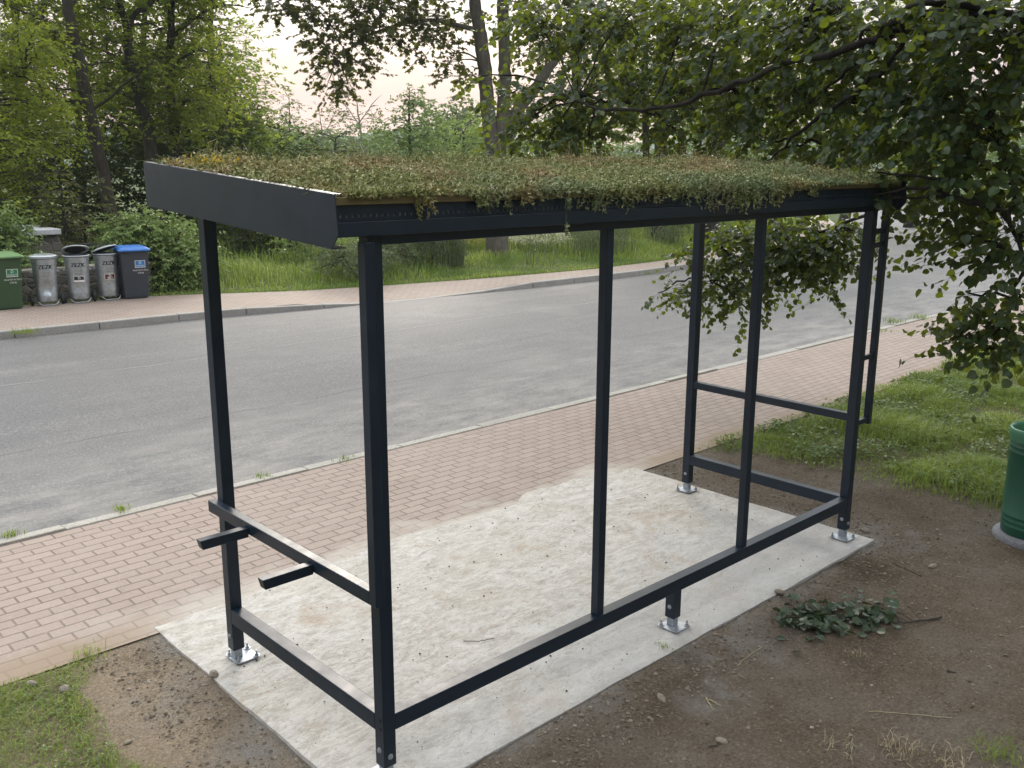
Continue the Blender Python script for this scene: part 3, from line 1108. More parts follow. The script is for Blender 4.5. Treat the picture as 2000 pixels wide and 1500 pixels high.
# rails
part("back_rail", PS, SHL - PS, 0, PS, 0.224, 0.2996)
part("side_rail", 0, PS, PS, SHD - PS, ZLB, ZLT)
part("side_rail", SHL - PS, SHL, PS, SHD - PS, ZLB, ZLT)
part("side_rail", SHL - PS + .004, SHL - .010, PS, SHD - PS, 0.848, 0.902, label="thin upper crossbar on the right end frame")
# outer rack on the left end: upright, rail and two arms
part("outer_upright", -0.045, -0.0005, -0.042, 0.006, 0.834, 2.285)
part("outer_rail", -0.045, -0.0005, 0.0065, 1.43, 0.834, 0.893)
for yb_, zt_ in ((1.005, 0.868), (0.425, 0.872)):
    G = Geo()
    y0, y1, x0, x1 = yb_, yb_ + 0.045, -0.288, -0.0455
    z1, z0 = zt_, zt_ - 0.046
    G.hexa([(x0 + .012, y0, z0), (x1, y0, z0), (x1, y1, z0), (x0 + .012, y1, z0), (x0, y0, z1), (x1, y0, z1), (x1, y1, z1), (x0, y1, z1)])
    G.obj("bracket_arm", STEEL, shelter, bevel=0.003)
# stand-off upright on the right end
ou = part("outer_upright", 4.135, 4.183, 0.0, 0.040, 0.800, 2.285)
for zz in (0.815, 1.27, 2.03, 2.12):
    part("spacer", 4.0005, 4.1345, 0.006, 0.034, zz, zz + 0.034)
# top frame and roof
part("top_rail", PS, SHL - PS, 0.0, PS, 2.268, 2.306)
part("top_rail", PS, SHL - PS, SHD - PS, SHD, 2.330, 2.375)
OX = 0.190
zr = lambda y: 2.462 + (y + 0.08) * (2.568 - 2.462) / 1.61     # roof edge line
part("roof_beam", -OX + .004, SHL + OX - .004, -0.050, 0.020, 2.308, 2.362)
part("roof_beam", -OX + .004, SHL + OX - .004, 1.42, 1.50, 2.40, 2.50)
for xb in (1.0, 2.0, 3.0):
    G = Geo()
    G.hexa([(xb, .021, 2.31), (xb + .05, .021, 2.31), (xb + .05, 1.419, 2.40), (xb, 1.419, 2.40), (xb, .021, 2.36), (xb + .05, .021, 2.36), (xb + .05, 1.419, 2.45), (xb, 1.419, 2.45)])
    G.obj("rafter", STEEL, shelter)
# perforated drip strip: a sheet with real holes
G = Geo()
zs0, zs1, zh0, zh1 = 2.363, 2.420, 2.376, 2.386
G.box(-OX + .004, SHL + OX - .004, -0.034, -0.031, zs0, zh0)
G.box(-OX + .004, SHL + OX - .004, -0.034, -0.031, zh1 + .0002, zs1)
xh = -OX + 0.006
pitch = 0.0262
while xh < SHL + OX - 0.03:
    gap = 0.0095
    if 1.02 < xh < 1.13 or 2.3 < xh < 2.42:
        gap = 0.0
    G.box(xh, xh + pitch - gap, -0.034, -0.031, zh0 + .0001, zh1 + .0001)
    xh += pitch
G.obj("drip_strip", STEEL, shelter)
part("hole_backing", -OX + .01, SHL + OX - .01, -0.024, 1.40, 2.366, 2.416, mat=simple("hole_daylight", (0.62, 0.62, 0.6), 0.9, scale=60, var=0.4), bevel=0)  # pale backing behind the holes, daylight through them put into its colour


def mat_batten():
    t = NT("weathered_batten")
    n = t.noise(14, 5, 0.7, t.pos((0.25, 3, 3)))
    t.bsdf(t.ramp(n, [(0.3, (0.085, 0.070, 0.033)), (0.7, (0.16, 0.132, 0.06))]), 0.85, 0, 0.2, n, 0.3, 0.004)
    return t.m


part("batten", -OX + .004, SHL + OX - .004, -0.052, -0.004, 2.4215, 2.449, mat=mat_batten(), bevel=0.002)
# roof board carrying the planting
G = Geo()
x0, x1 = -OX + .006, SHL + OX - .006
G.hexa([(x0, -.003, 2.418), (x1, -.003, 2.418), (x1, 1.51, 2.512), (x0, 1.51, 2.512), (x0, -.003, 2.452), (x1, -.003, 2.452), (x1, 1.51, 2.556), (x0, 1.51, 2.556)])
G.obj("roof_board", simple("substrate", (0.07, 0.055, 0.04), 0.95, scale=40, var=.4), shelter)
# fascias
for sgn, xo in ((-1, -OX), (1, SHL + OX)):
    G = Geo()
    prof = [(1.530, zr(1.53)), (1.530, 2.366), (-0.050, 2.270), (-0.094, 2.322), (-0.080, zr(-0.08))]
    t_ = 0.004
    va = [(xo, y, z) for y, z in prof]
    vb = [(xo - sgn * t_, y, z) for y, z in prof]
    G.add(va + vb, [np.arange(5)[None], (np.arange(5) + 5)[::-1][None], np.array([[k, (k + 1) % 5, 5 + (k + 1) % 5, 5 + k] for k in range(5)])])
    # folded bottom flange and top lip
    G.hexa([(xo - sgn * .005, 1.53, 2.366), (xo - sgn * .06, 1.53, 2.366), (xo - sgn * .06, -.05, 2.270), (xo - sgn * .005, -.05, 2.270),
            (xo - sgn * .005, 1.53, 2.369), (xo - sgn * .06, 1.53, 2.369), (xo - sgn * .06, -.05, 2.273), (xo - sgn * .005, -.05, 2.273)])
    G.hexa([(xo - sgn * .005, 1.53, zr(1.53) - .003), (xo - sgn * .03, 1.53, zr(1.53) - .003), (xo - sgn * .03, -.08, zr(-.08) - .003), (xo - sgn * .005, -.08, zr(-.08) - .003),
            (xo - sgn * .005, 1.53, zr(1.53) + .001), (xo - sgn * .03, 1.53, zr(1.53) + .001), (xo - sgn * .03, -.08, zr(-.08) + .001), (xo - sgn * .005, -.08, zr(-.08) + .001)])
    G.obj("side_fascia", STEEL, shelter)
part("front_fascia", -OX + .005, SHL + OX - .005, 1.520, 1.524, 2.366, zr(1.52) + .001)


# ---------------- sedum roof planting (stuff)
def mat_sedum():
    t = NT("sedum")
    g = t.n("ShaderNodeNewGeometry")
    n = t.noise(2.6, 5, 0.65, t.pos())
    n2 = t.noise(1.1, 3, 0.6, t.pos())
    r = g.outputs["Random Per Island"]
    green = t.ramp(r, [(0, (0.10, 0.13, 0.035)), (0.5, (0.21, 0.235, 0.075)), (1, (0.40, 0.385, 0.18))])
    red = t.ramp(r, [(0, (0.16, 0.055, 0.03)), (0.5, (0.32, 0.20, 0.10)), (1, (0.46, 0.38, 0.21))])
    cool = t.ramp(r, [(0, (0.08, 0.13, 0.06)), (1, (0.20, 0.27, 0.14))])
    c = t.mix(t.maprange(n, 0.48, 0.62, 0, 0.75), green, red)
    c = t.mix(t.maprange(n2, 0.53, 0.66, 0, 0.7), c, cool)
    t.bsdf(c, 0.6, 0, 0.3)
    return t.m


SEDUM = mat_sedum()
G = Geo()
ns = 24000
x = rng.uniform(-OX + .02, SHL + OX - .02, ns)
y = rng.uniform(-0.055, 1.50, ns)
lump = np.clip(fbm(x, y, 2.4, 61, 4) + 0.2, 0, 1)
lump = np.clip(fbm(x, y, 2.4, 61, 4) * 1.8 + 0.3, 0, 1)
hgt = 0.026 + 0.125 * lump * rng.random(ns) * np.clip((x + 0.19) / 0.25, 0.25, 1)
z = 2.452 + (y + .003) * (0.104 / 1.513) - 0.01
far = (y > 1.2) & (rng.random(ns) < 0.04)
hgt = np.where(far, hgt * 1.9, hgt)
stem = np.stack([rng.normal(0, 0.35, ns), rng.normal(0, 0.35, ns), np.ones(ns)], 1)
for k in range(6):
    f = (k + 0.6) / 6
    pos = np.stack([x, y, z], 1) + stem * (hgt * f)[:, None]
    d = rng.normal(0, 1, (ns, 3))
    d[:, 2] = np.abs(d[:, 2]) * 0.7
    G.cards(pos, unit(d), rng.normal(0, 1, (ns, 3)), 0.010 + 0.015 * rng.random(ns), 0.0055 + 0.006 * rng.random(ns), *LANCE)
m = 5200
k = rng.integers(0, ns, m)
p0 = np.stack([x[k], y[k], z[k]], 1)
p1 = p0 + np.stack([rng.normal(0, .025, m), rng.normal(0, .025, m), hgt[k] * rng.uniform(.8, 1.5, m)], 1)
p2 = p1 + np.stack([rng.normal(0, .03, m), rng.normal(0, .03, m), rng.normal(0, .018, m)], 1)
G.sticks(p0, p1, .0012, .0011)
G.sticks(p1, p2, .0011, .0009)
# mat of trailing shoots over the rear edge
nt = 620
xc = rng.uniform(-0.12, 4.1, nt)
cl = np.clip(fbm(xc, xc * 0, 1.6, 63, 4) * 3 + 0.45, 0.03, 1.0)
ln = (0.02 + 0.12 * rng.random(nt) ** 2.2) * cl
for (xp, lp, m) in ((0.22, 0.10, 7), (0.48, 0.07, 5), (1.42, 0.10, 4), (2.32, 0.13, 16), (2.42, .09, 10), (2.7, 0.1, 10), (3.05, .07, 8), (0.8, .06, 4), (1.0, .085, 3)):
    xc = np.concatenate([xc, xp + rng.normal(0, 0.03, m)])
    ln = np.concatenate([ln, lp * rng.uniform(0.5, 1.15, m)])
nt = len(xc)
p = np.stack([xc, np.full(nt, -0.05) - rng.random(nt) * 0.012, np.full(nt, 2.462)], 1)
for s in range(7):
    q = p + np.stack([rng.normal(0, 0.006, nt), rng.normal(-.001, 0.004, nt), -ln / 7], 1)
    G.sticks(p, q, 0.0012, 0.001)
    for _ in range(2):
        d = rng.normal(0, 1, (nt, 3))
        d[:, 1] -= 0.5
        G.cards(q, unit(d), rng.normal(0, 1, (nt, 3)), 0.012 + 0.014 * rng.random(nt), 0.006 + .005 * rng.random(nt), *LANCE)
    p = q
# one long strand hanging past the beam
p = np.array([[0.985, -0.056, 2.46]])
for s in range(12):
    q = p + np.array([[rng.normal(0.0008, 0.002), rng.normal(0, .001), -0.0155]])
    G.sticks(p, q, 0.0012, 0.0012)
    if s > 8:
        for _ in range(6):
            G.cards(q, unit(rng.normal(0, 1, (1, 3))), rng.normal(0, 1, (1, 3)), 0.02, 0.012, *LANCE)
    p = q
tag(G.obj("sedum", SEDUM), "mossy green and rust red sedum carpet growing on the shelter roof", "roof planting", kind="stuff")
# yellow flowering tuft at the far left corner
G = Geo()
m = 130
ce = np.array([-0.06, 1.18, 2.565]) + rng.normal(0, 1, (m, 3)) * np.array([0.05, 0.10, 0.010])
ce[:, 2] = np.maximum(ce[:, 2], 2.55)
G.cards(ce, unit(rng.normal(0, 1, (m, 3)) + np.array([0, 0, .6])), rng.normal(0, 1, (m, 3)), 0.022, 0.012, *LANCE)
G.sticks(ce, np.array([-.06, 1.18, 2.53]) + (ce - np.array([-.06, 1.18, 2.53])) * np.array([.15, .4, 0]), 0.001, 0.001)
tag(G.obj("flower_tuft", leaf_mat("yellow_petal", [(0.42, 0.27, 0.03), (0.6, 0.42, 0.05), (0.3, 0.26, 0.05)], 0.2, 0.6, 0.2, (0.6, .4, .05))), "small yellow flowering tuft at the left end of the planted roof", "flowers")

# ================================================================== LITTER BIN
LB = np.array([4.97, -0.86, 0.0])
lbz = float(soil_z(LB[0], LB[1]))
bin_root = empty("litter_bin", (LB[0], LB[1], lbz), "round green litter bin on a concrete foot at the edge of the lawn", "litter bin")
bin_root.scale = (1, 1, .975)


def mat_binpaint():
    t = NT("green_bin_paint")
    v = t.pos(obj=True)
    n = t.noise(7, 5, 0.6, t.pos((1, 1, 0.3), obj=True))
    c = t.ramp(n, [(0.3, (0.010, 0.075, 0.042)), (0.7, (0.014, 0.095, 0.055))])
    t.bsdf(c, 0.42, 0, 0.5, n, 0.05, 0.004)
    return t.m


BINP = mat_binpaint()
G = Geo()
prof = [(0.185, 0.045), (0.19, 0.05)]
for zz in (0.11, 0.15, 0.19, 0.66, 0.70):
    prof += [(0.192 + zz * .008, zz - .006), (0.1938 + zz * .008, zz - .003), (0.1938 + zz * .008, zz + .003), (0.192 + zz * .008, zz + .006)]
prof += [(0.199, 0.80), (0.203, 0.806), (0.203, 0.818), (0.195, 0.820), (0.190, 0.78), (0.185, 0.15)]
G.lathe(prof, 40, capt=True)
G.obj("body", BINP, bin_root, smooth=True)
G = Geo()
a = np.arange(64) * 2 * np.pi / 64
rows = []
for k, (rr, zz) in enumerate(((0.184, 0.70), (0.188, 0.81), (0.200, 0.832), (0.209, 0.822), (0.2095, 0.785), (0.2065, 0.752), (0.204, 0.735))):
    w = 0.004 * np.sin(a * 9 + k) * rng.random(64) + rng.normal(0, 0.0012, 64)
    dz = (0.008 * np.sin(a * 3 + 1) + 0.006 * np.sin(a * 7)) * (1 if k > 3 else 0.3)
    rows.append(np.stack([(rr + np.abs(w)) * np.cos(a), (rr + np.abs(w)) * np.sin(a), np.full(64, zz) + dz], 1))
v = np.concatenate(rows)
i = np.arange(6)[:, None] * 64
j = np.arange(64)[None]
G.add(v, [np.stack([i + j, i + (j + 1) % 64, i + 64 + (j + 1) % 64, i + 64 + j], -1).reshape(-1, 4)])
t = NT("green_plastic_bag")
b_ = t.bsdf((0.10, 0.30, 0.17), 0.3, 0, 0.5, t.noise(30, 4, .6, t.pos((1, 1, .3), obj=True)), 0.5, 0.01)
tr_ = t.n("ShaderNodeBsdfTranslucent")
tr_.inputs[0].default_value = (0.15, 0.45, 0.25, 1)
mx_ = t.n("ShaderNodeMixShader")
mx_.inputs[0].default_value = 0.35
t.l(b_.outputs[0], mx_.inputs[1])
t.l(tr_.outputs[0], mx_.inputs[2])
t.l(mx_.outputs[0], t.out.inputs[0])
o = G.obj("bag_liner", t.m, bin_root, smooth=True)
G = Geo()
G.lathe([(0.232, -0.10), (0.240, 0.02), (0.228, 0.042), (0.18, 0.0445)], 40)
G.obj("concrete_foot", mat_kerb("aggregate_concrete", (0.22, 0.225, 0.235)), bin_root, smooth=True)

# ================================================================== WHEELED BINS
BLACKR = simple("black_rubber", (0.018, 0.018, 0.02), 0.7)
WHITEM = simple("white_marking", (0.78, 0.78, 0.76), 0.6, var=0.05)
BLACKM = simple("black_marking", (0.012, 0.012, 0.014), 0.6)
GREYM = simple("faded_marking", (0.23, 0.23, 0.23), 0.7)


def text_geo(s, size):
    cu = bpy.data.curves.new("lettering", "FONT")
    cu.body = s
    cu.size = size
    cu.align_x = "CENTER"
    cu.align_y = "CENTER"
    cu.resolution_u = 4
    o = bpy.data.objects.new("lettering_tmp", cu)
    COL.objects.link(o)
    bpy.context.view_layer.update()
    dg = bpy.context.evaluated_depsgraph_get()
    me = bpy.data.meshes.new_from_object(o.evaluated_get(dg))
    vs = np.array([v.co[:] for v in me.vertices])
    fs = [tuple(p.vertices) for p in me.polygons]
    bpy.data.objects.remove(o)
    bpy.data.curves.remove(cu)
    bpy.data.meshes.remove(me)
    return vs, fs


def flat_polys(G, polys, place, mat=0):
    """place 2-D polygons (x right, z up) with the mapping place(x,z)"""
    for vs, fs in polys:
        v = np.array([place(a, b) for a, b in vs])
        for f in fs:
            G.add(v[list(f)], [np.arange(len(f))[None]], mat)


def text_polys(s, size, ox, oz, bold=0.0):
    vs, fs = text_geo(s, size)
    out = [([(a + ox, b + oz) for a, b, _ in vs], fs)]
    if bold:
        for k in (-1, 1):
            out.append(([(a + ox + k * bold, b + oz) for a, b, _ in vs], fs))
    return out


def rect(x0, x1, z0, z1):
    return ([(x0, z0), (x1, z0), (x1, z1), (x0, z1)], [(0, 1, 2, 3)])


def recycle(cx, cz, r):
    out = []
    for k in range(3):
        a0 = R(90 + 120 * k)
        seg = 7
        arc = [a0 - R(48) + R(74) * i / seg for i in range(seg + 1)]
        vo = [(cx + r * math.cos(a), cz + r * math.sin(a)) for a in arc]
        vi = [(cx + r * 0.62 * math.cos(a), cz + r * 0.62 * math.sin(a)) for a in arc]
        fs = [(i, i + 1, seg + 1 + i + 1, seg + 1 + i) for i in range(seg)]
        out.append((vo + vi, fs))
        ae, at_ = arc[-1], arc[-1] + R(32)
        out.append(([(cx + r * 1.25 * math.cos(ae), cz + r * 1.25 * math.sin(ae)), (cx + r * .38 * math.cos(ae), cz + r * .38 * math.sin(ae)), (cx + r * .82 * math.cos(at_), cz + r * .82 * math.sin(at_))], [(0, 1, 2)]))
    return out


def scrawl(x0, x1, z, h, n, seed):
    """a line of worn, unreadable painted strokes"""
    r = random.Random(seed)
    out = []
    w = (x1 - x0) / n
    for k in range(n):
        a = x0 + k * w + r.uniform(0, w * 0.2)
        for _ in range(2):
            s = r.uniform(-0.4, 0.4) * w
            b = a + r.uniform(0, w * .45)
            zz = z + r.uniform(-.15, .15) * h
            lw = w * 0.17
            out.append(([(b, zz - h / 2), (b + lw, zz - h / 2), (b + lw + s, zz + h / 2), (b + s, zz + h / 2)], [(0, 1, 2, 3)]))
        zz = z + r.choice((-.4, 0, .4)) * h
        out.append(rect(a, a + w * .62, zz - h * .08, zz + h * .08))
    return out


def lettering(name, root, polys, place, mat, label=None):
    G = Geo()
    flat_polys(G, polys, place)
    return G.obj(name, mat, root)


def wheel(parent, x, y, r, w):
    G = Geo()
    prof = [(r * .62, -w / 2), (r * .93, -w / 2), (r, -w / 2 + .012), (r, w / 2 - .012), (r * .93, w / 2), (r * .62, w / 2)]
    G.lathe(prof, 24, capb=False, capt=False)
    o = G.obj("wheel", BLACKR, parent, smooth=False)
    o.location = (x, y, r)
    o.rotation_euler = (0, R(90), 0)
    G = Geo()
    G.lathe([(r * .63, -w * .30), (r * .2, -w * .36), (r * .2, w * .36), (r * .63, w * .30)], 20)
    G.obj("rim", simple("wheel_rim", (0.10, 0.10, 0.11), 0.5), o)


def wheelie(loc, rz, label, bodym, lidm, panel, word, plate_x, plate_z):
    root = empty("wheelie_bin", loc, label, "wheelie bin", "household waste bins by the low wall", rz)
    root.scale = (.93, .93, .925)
    # body: tapered, rounded-corner shell
    def ring(w, d, yc, z, r):
        pts = []
        for cx, cy, a0 in ((1, -1, -90), (1, 1, 0), (-1, 1, 90), (-1, -1, 180)):
            for k in range(5):
                a = R(a0 + k * 22.5)
                pts.append((cx * (w / 2 - r) + r * math.cos(a), yc + cy * (d / 2 - r) + r * math.sin(a), z))
        return pts
    G = Geo()
    rings = [ring(.46, .46, .02, .02, .03), ring(.47, .48, .02, .06, .04), ring(.545, .66, .0, .90, .045), ring(.55, .67, 0, .955, .045), ring(.585, .71, 0, .957, .045), ring(.585, .71, 0, .985, .045)]
    v = np.array(rings).reshape(-1, 3)
    i = np.arange(5)[:, None] * 20
    j = np.arange(20)[None]
    G.add(v, [np.stack([i + j, i + (j + 1) % 20, i + 20 + (j + 1) % 20, i + 20 + j], -1).reshape(-1, 4), np.arange(20)[::-1][None], (np.arange(20) + 100)[None]])
    G.obj("body", bodym, root)
    G = Geo()
    rings = [ring(.615, .75, -.005, .9865, .05), ring(.62, .76, -.005, 1.005, .05), ring(.60, .74, -.005, 1.022, .05), ring(.50, .60, .01, 1.058, .05), ring(.44, .5, .01, 1.072, .05)]
    v = np.array(rings).reshape(-1, 3)
    i = np.arange(4)[:, None] * 20
    G.add(v, [np.stack([i + j, i + (j + 1) % 20, i + 20 + (j + 1) % 20, i + 20 + j], -1).reshape(-1, 4), np.arange(20)[::-1][None], (np.arange(20) + 80)[None]])
    for sx in (-1, 1):
        G.box(sx * .2 - .05, sx * .2 + .05, -.405, -.378, .992, 1.016)
    G.obj("lid", lidm, root)
    G = Geo()
    G.tube([(-.22, .37, .94), (-.22, .42, .98), (.22, .42, .98), (.22, .37, .94)], .014, 8)
    G.obj("handle", bodym, root, smooth=True)
    for sx in (-1, 1):
        wheel(root, sx * .27, .22, .10, .05)
    # front face leans: y at height z
    yf = lambda z: -(.24 - .02) - (z - .06) / (.90 - .06) * (.33 - .22) - 0.003
    pl = lambda x, z: (x, yf(z), z)
    G = Geo()
    flat_polys(G, [rect(plate_x - .1, plate_x + .1, plate_z - .075, plate_z + .075)], lambda x, z: (x, yf(z) - .001, z))
    plate = G.obj("label_plate", WHITEM, root)
    lettering("label_field", plate, [rect(plate_x - .09, plate_x + .09, plate_z - .062, plate_z + .065)], lambda x, z: (x, yf(z) - .002, z), panel)
    lettering("lettering", plate, text_polys(word, .052 if len(word) < 6 else .048, plate_x, plate_z - .036, .0012) + recycle(plate_x, plate_z + .026, .027), lambda x, z: (x, yf(z) - .003, z), WHITEM)
    lettering("address_marking", root, scrawl(plate_x - .15, plate_x + .16, plate_z - .125, .028, 13, 5), lambda x, z: (x, yf(z) - .001, z), WHITEM)
    lettering("address_marking", root, scrawl(plate_x - .05, plate_x + .07, plate_z - .185, .034, 5, 9), lambda x, z: (x, yf(z) - .001, z), WHITEM)
    return root


GREENB = simple("green_plastic", (0.040, 0.085, 0.035), 0.5, scale=3, bstr=.02)
GREENL = simple("faded_green_lid", (0.13, 0.24, 0.09), 0.45, scale=3)
ANTHB = simple("anthracite_plastic", (0.042, 0.052, 0.065), 0.5, scale=3)
BLUEL = simple("blue_lid", (0.035, 0.16, 0.50), 0.38, scale=3)
wheelie((2.83, 15.42, 0.0), R(-4), "green glass bin with pale green lid, leftmost of the row by the low wall", GREENB, GREENL,
        simple("green_label", (0.02, 0.22, 0.09), 0.5), "SZKŁO", 0.09, .70)
wheelie((5.06, 15.28, 0.0), R(-10), "dark grey paper bin with bright blue lid, rightmost of the row", ANTHB, BLUEL,
        simple("blue_label", (0.03, 0.22, 0.55), 0.5), "PAPIER", 0.09, .72)


def metal_bin(loc, rz, label, lid, sticker, dent):
    root = empty("metal_bin", loc, label, "metal dustbin", "household waste bins by the low wall", rz)
    root.scale = (.92, .92, .92)
    n, k = 40, 26
    a = np.arange(n) * 2 * np.pi / n
    zz = np.linspace(0.07, 0.93, k)
    rr = 0.185 + (zz - 0.07) / 0.86 * 0.05
    A, Zg = np.meshgrid(a, zz)
    Rg = np.repeat(rr[:, None], n, 1)
    # pressed rings
    for zc in (0.16, 0.20, 0.86):
        Rg = Rg + 0.006 * np.exp(-((Zg - zc) / 0.010) ** 2)
    front = np.exp(-((np.mod(A - R(270) + np.pi, 2 * np.pi) - np.pi) / 0.75) ** 2)
    Rg = Rg - dent * front * (np.exp(-((Zg - 0.36) / 0.12) ** 2) * 0.035 + fbm(A * 3, Zg * 9, 1.2, int(dent * 10) + 70, 3) * 0.05 * (Zg < 0.55))
    V = np.stack([Rg * np.cos(A), Rg * np.sin(A) * .96, Zg], -1)
    G = Geo()
    i = np.arange(k - 1)[:, None] * n
    j = np.arange(n)[None]
    G.add(V.reshape(-1, 3), [np.stack([i + j, i + (j + 1) % n, i + n + (j + 1) % n, i + n + j], -1).reshape(-1, 4), np.arange(n)[::-1][None]])
    G.obj("body", GALV, root, smooth=True)
    G = Geo()
    G.lathe([(0.228, .915), (.252, .925), (.258, .94), (.252, .955), (.236, .957), (.226, .95)], 40, capb=False, capt=False)
    G.obj("top_rim", ZINC, root, smooth=True)
    # side trunnions
    for sx in (-1, 1):
        T = Geo()
        T.tube([(sx * .215, 0, .66), (sx * .262, 0, .66)], .016, 8)
        T.obj("trunnion", ZINC, root)
    for sx in (-1, 1):
        wheel(root, sx * .275, .04, .105, .055)
    G = Geo()
    G.tube([(-.20, -.08, .095), (-.18, -.17, .085), (-.15, -.215, .05), (-.12, -.232, .028), (.12, -.232, .028), (.15, -.215, .05), (.18, -.17, .085), (.20, -.08, .095)], .010, 8)
    G.obj("foot_bar", ZINC, root, smooth=True)
    # lid
    piv = bpy.data.objects.new("lid", Geo().lathe([(.20, -.004), (.255, -.012), (.262, 0.0), (.25, .012), (.17, .040), (.06, .052), (.001, .053)], 40, (0, -.235, 0)).mesh("lid", GALV, True))
    COL.objects.link(piv)
    piv.parent = root
    piv.location = (0, .235, .966)
    piv.rotation_euler = (R(-lid[0]), R(-lid[1]), 0)
    U = Geo()
    U.lathe([(.0, -.006), (.20, -.0062)], 40, (0, -.235, 0), capb=False, capt=False)
    U.obj("lid_underside", simple("lid_black", (0.015, 0.015, 0.016), 0.7), piv)
    H = Geo()
    H.tube([(0, -.02, .03), (0, .0, .075), (0, .03, .075), (0, .03, .0)], .010, 6)
    H.obj("hinge_lug", ZINC, piv)
    ry_ = lambda z: 0.185 + (z - 0.07) / 0.86 * 0.05
    def place(x, z, o=.004):
        th = R(270) + x / ry_(z)
        r_ = ry_(z) + o
        return (r_ * math.cos(th), r_ * math.sin(th) * .96, z)
    lettering("lettering", root, text_polys("ZEZK", .108, 0.0, .765, .004), place, BLACKM)
    for zl, sd_ in ((.655, 3), (.60, 4)):
        lettering("faded_stencil", root, scrawl(-.07, .08, zl, .026, 9, sd_) + [rect(-.07, .08, zl - .002, zl + .001)], place, GREYM)
    if sticker:
        word, mcol = sticker
        G = Geo()
        flat_polys(G, [rect(-.10 + .025 * q, -.075 + .025 * q, .43, .55) for q in range(8)], lambda x, z: place(x, z, .006))
        st = G.obj("sticker", WHITEM, root)
        G = Geo()
        flat_polys(G, [rect(-.09 + .0225 * q, -.0675 + .0225 * q, .44 if word else .47, .54) for q in range(8)], lambda x, z: place(x, z, .0075))
        G.obj("sticker_field", mcol, st)
        ps = recycle(0, .513 if word else .507, .024)
        if word:
            ps += text_polys(word, .058, 0, .464, .0015)
        lettering("lettering", st, ps, lambda x, z: place(x, z, .009), WHITEM)
    return root


metal_bin((3.50, 15.36, 0), R(-12), "dented galvanised dustbin with its lid shut, next to the green bin", (0, 0), None, 1.5)
metal_bin((4.06, 15.33, 0), R(-14), "galvanised dustbin with raised lid and black sticker, middle of the row", (23, 0), ("", simple("black_sticker", (.015, .013, .02), .5)), 0.8)
metal_bin((4.60, 15.35, 0), R(-6), "galvanised dustbin with tilted lid and brown sticker, next to the blue lid", (16, 13), ("BIO", simple("brown_sticker", (.11, .025, .018), .5)), 0.5)

# ---------------- low wall, stone shed, dark container
STONE = mat_stone()
wl = empty("stone_wall", (3.5, 16.05, 0), "low rubble stone wall with pale coping behind the waste bins", "wall")
G = Geo()
nx_ = 60
xs_ = np.linspace(0.0, 5.62, nx_)
for k in range(nx_ - 1):
    pass
A_, B_ = np.meshgrid(np.linspace(0, 5.62, 90), np.linspace(-.1, .55, 14), indexing="ij")
yy_ = 15.92 - (A_ - 2.8) * 0.035 + fbm(A_, B_, 3.5, 91, 3) * .07
i = np.arange(89)[:, None] * 14
j = np.arange(13)[None]
q_ = np.stack([i + j, i + 14 + j, i + 14 + j + 1, i + j + 1], -1).reshape(-1, 4)
G.add(np.stack([A_, yy_, B_], -1).reshape(-1, 3) - np.array([3.5, 16.05, 0]), [q_])
G.hexa(np.array([(0, 15.98, -.1), (5.62, 15.80, -.1), (5.62, 16.2, -.1), (0, 16.38, -.1), (0, 15.98, .549), (5.62, 15.80, .549), (5.62, 16.2, .549), (0, 16.38, .549)]) - np.array([3.5, 16.05, 0]))
G.obj("wall_body", STONE, wl)
G = Geo()
x = 0.0
while x < 5.6:
    ln = min(rng.uniform(.55, .95), 5.64 - x)
    o_ = -(x - 2.8) * 0.035
    G.hexa(np.array([(x, 15.88 + o_, .553), (x + ln - .012, 15.88 + o_, .553), (x + ln - .012, 16.3 + o_, .553), (x, 16.3 + o_, .553),
                     (x, 15.88 + o_, .605), (x + ln - .012, 15.88 + o_, .605), (x + ln - .012, 16.3 + o_, .605), (x, 16.3 + o_, .605)]) - np.array([3.5, 16.05, 0]))
    x += ln
G.obj("coping", mat_kerb("wall_coping", (0.36, 0.33, 0.28)), wl, bevel=.012)

sh = empty("stone_shed", (3.2, 18.0, 0), "stone outbuilding with battered side and pale flat slab roof behind the bins", "outbuilding")
G = Geo()
o3 = np.array([3.2, 18.0, 0])
G.hexa(np.array([(1.2, 17.3, -.1), (4.82, 17.3, -.1), (4.82, 18.9, -.1), (1.2, 18.9, -.1), (1.2, 17.35, 1.12), (4.42, 17.35, 1.12), (4.42, 18.8, 1.12), (1.2, 18.8, 1.12)]) - o3)
G.obj("wall", STONE, sh)
G = Geo()
G.hexa(np.array([(1.1, 17.22, 1.123), (4.46, 17.22, 1.123), (4.46, 18.9, 1.123), (1.1, 18.9, 1.123), (1.1, 17.22, 1.235), (4.46, 17.22, 1.235), (4.46, 18.9, 1.235), (1.1, 18.9, 1.235)]) - o3)
G.obj("roof_slab", mat_kerb("pale_slab", (0.62, 0.63, 0.66)), sh, bevel=.015)

ct = empty("open_container", (5.3, 17.6, 0), "black open container with thin pale rim, behind the wall between the bins", "container")
o3 = np.array([5.3, 17.6, 0])
CB = simple("container_black", (0.010, 0.010, 0.011), 0.8)
G = Geo()
G.box(4.86 - o3[0], 6.0 - o3[0], -.35, .6, 0, .82)
G.obj("box", CB, ct)
G = Geo()
for (a, b, c_, d_) in ((4.84, 6.02, 17.23, 17.27), (4.84, 6.02, 18.20, 18.24), (4.84, 4.88, 17.271, 18.199), (5.98, 6.02, 17.271, 18.199)):
    G.box(a - o3[0], b - o3[0], c_ - o3[1], d_ - o3[1], .822, .85)
G.obj("rim", simple("worn_rim", (0.22, 0.21, 0.2), 0.5), ct)

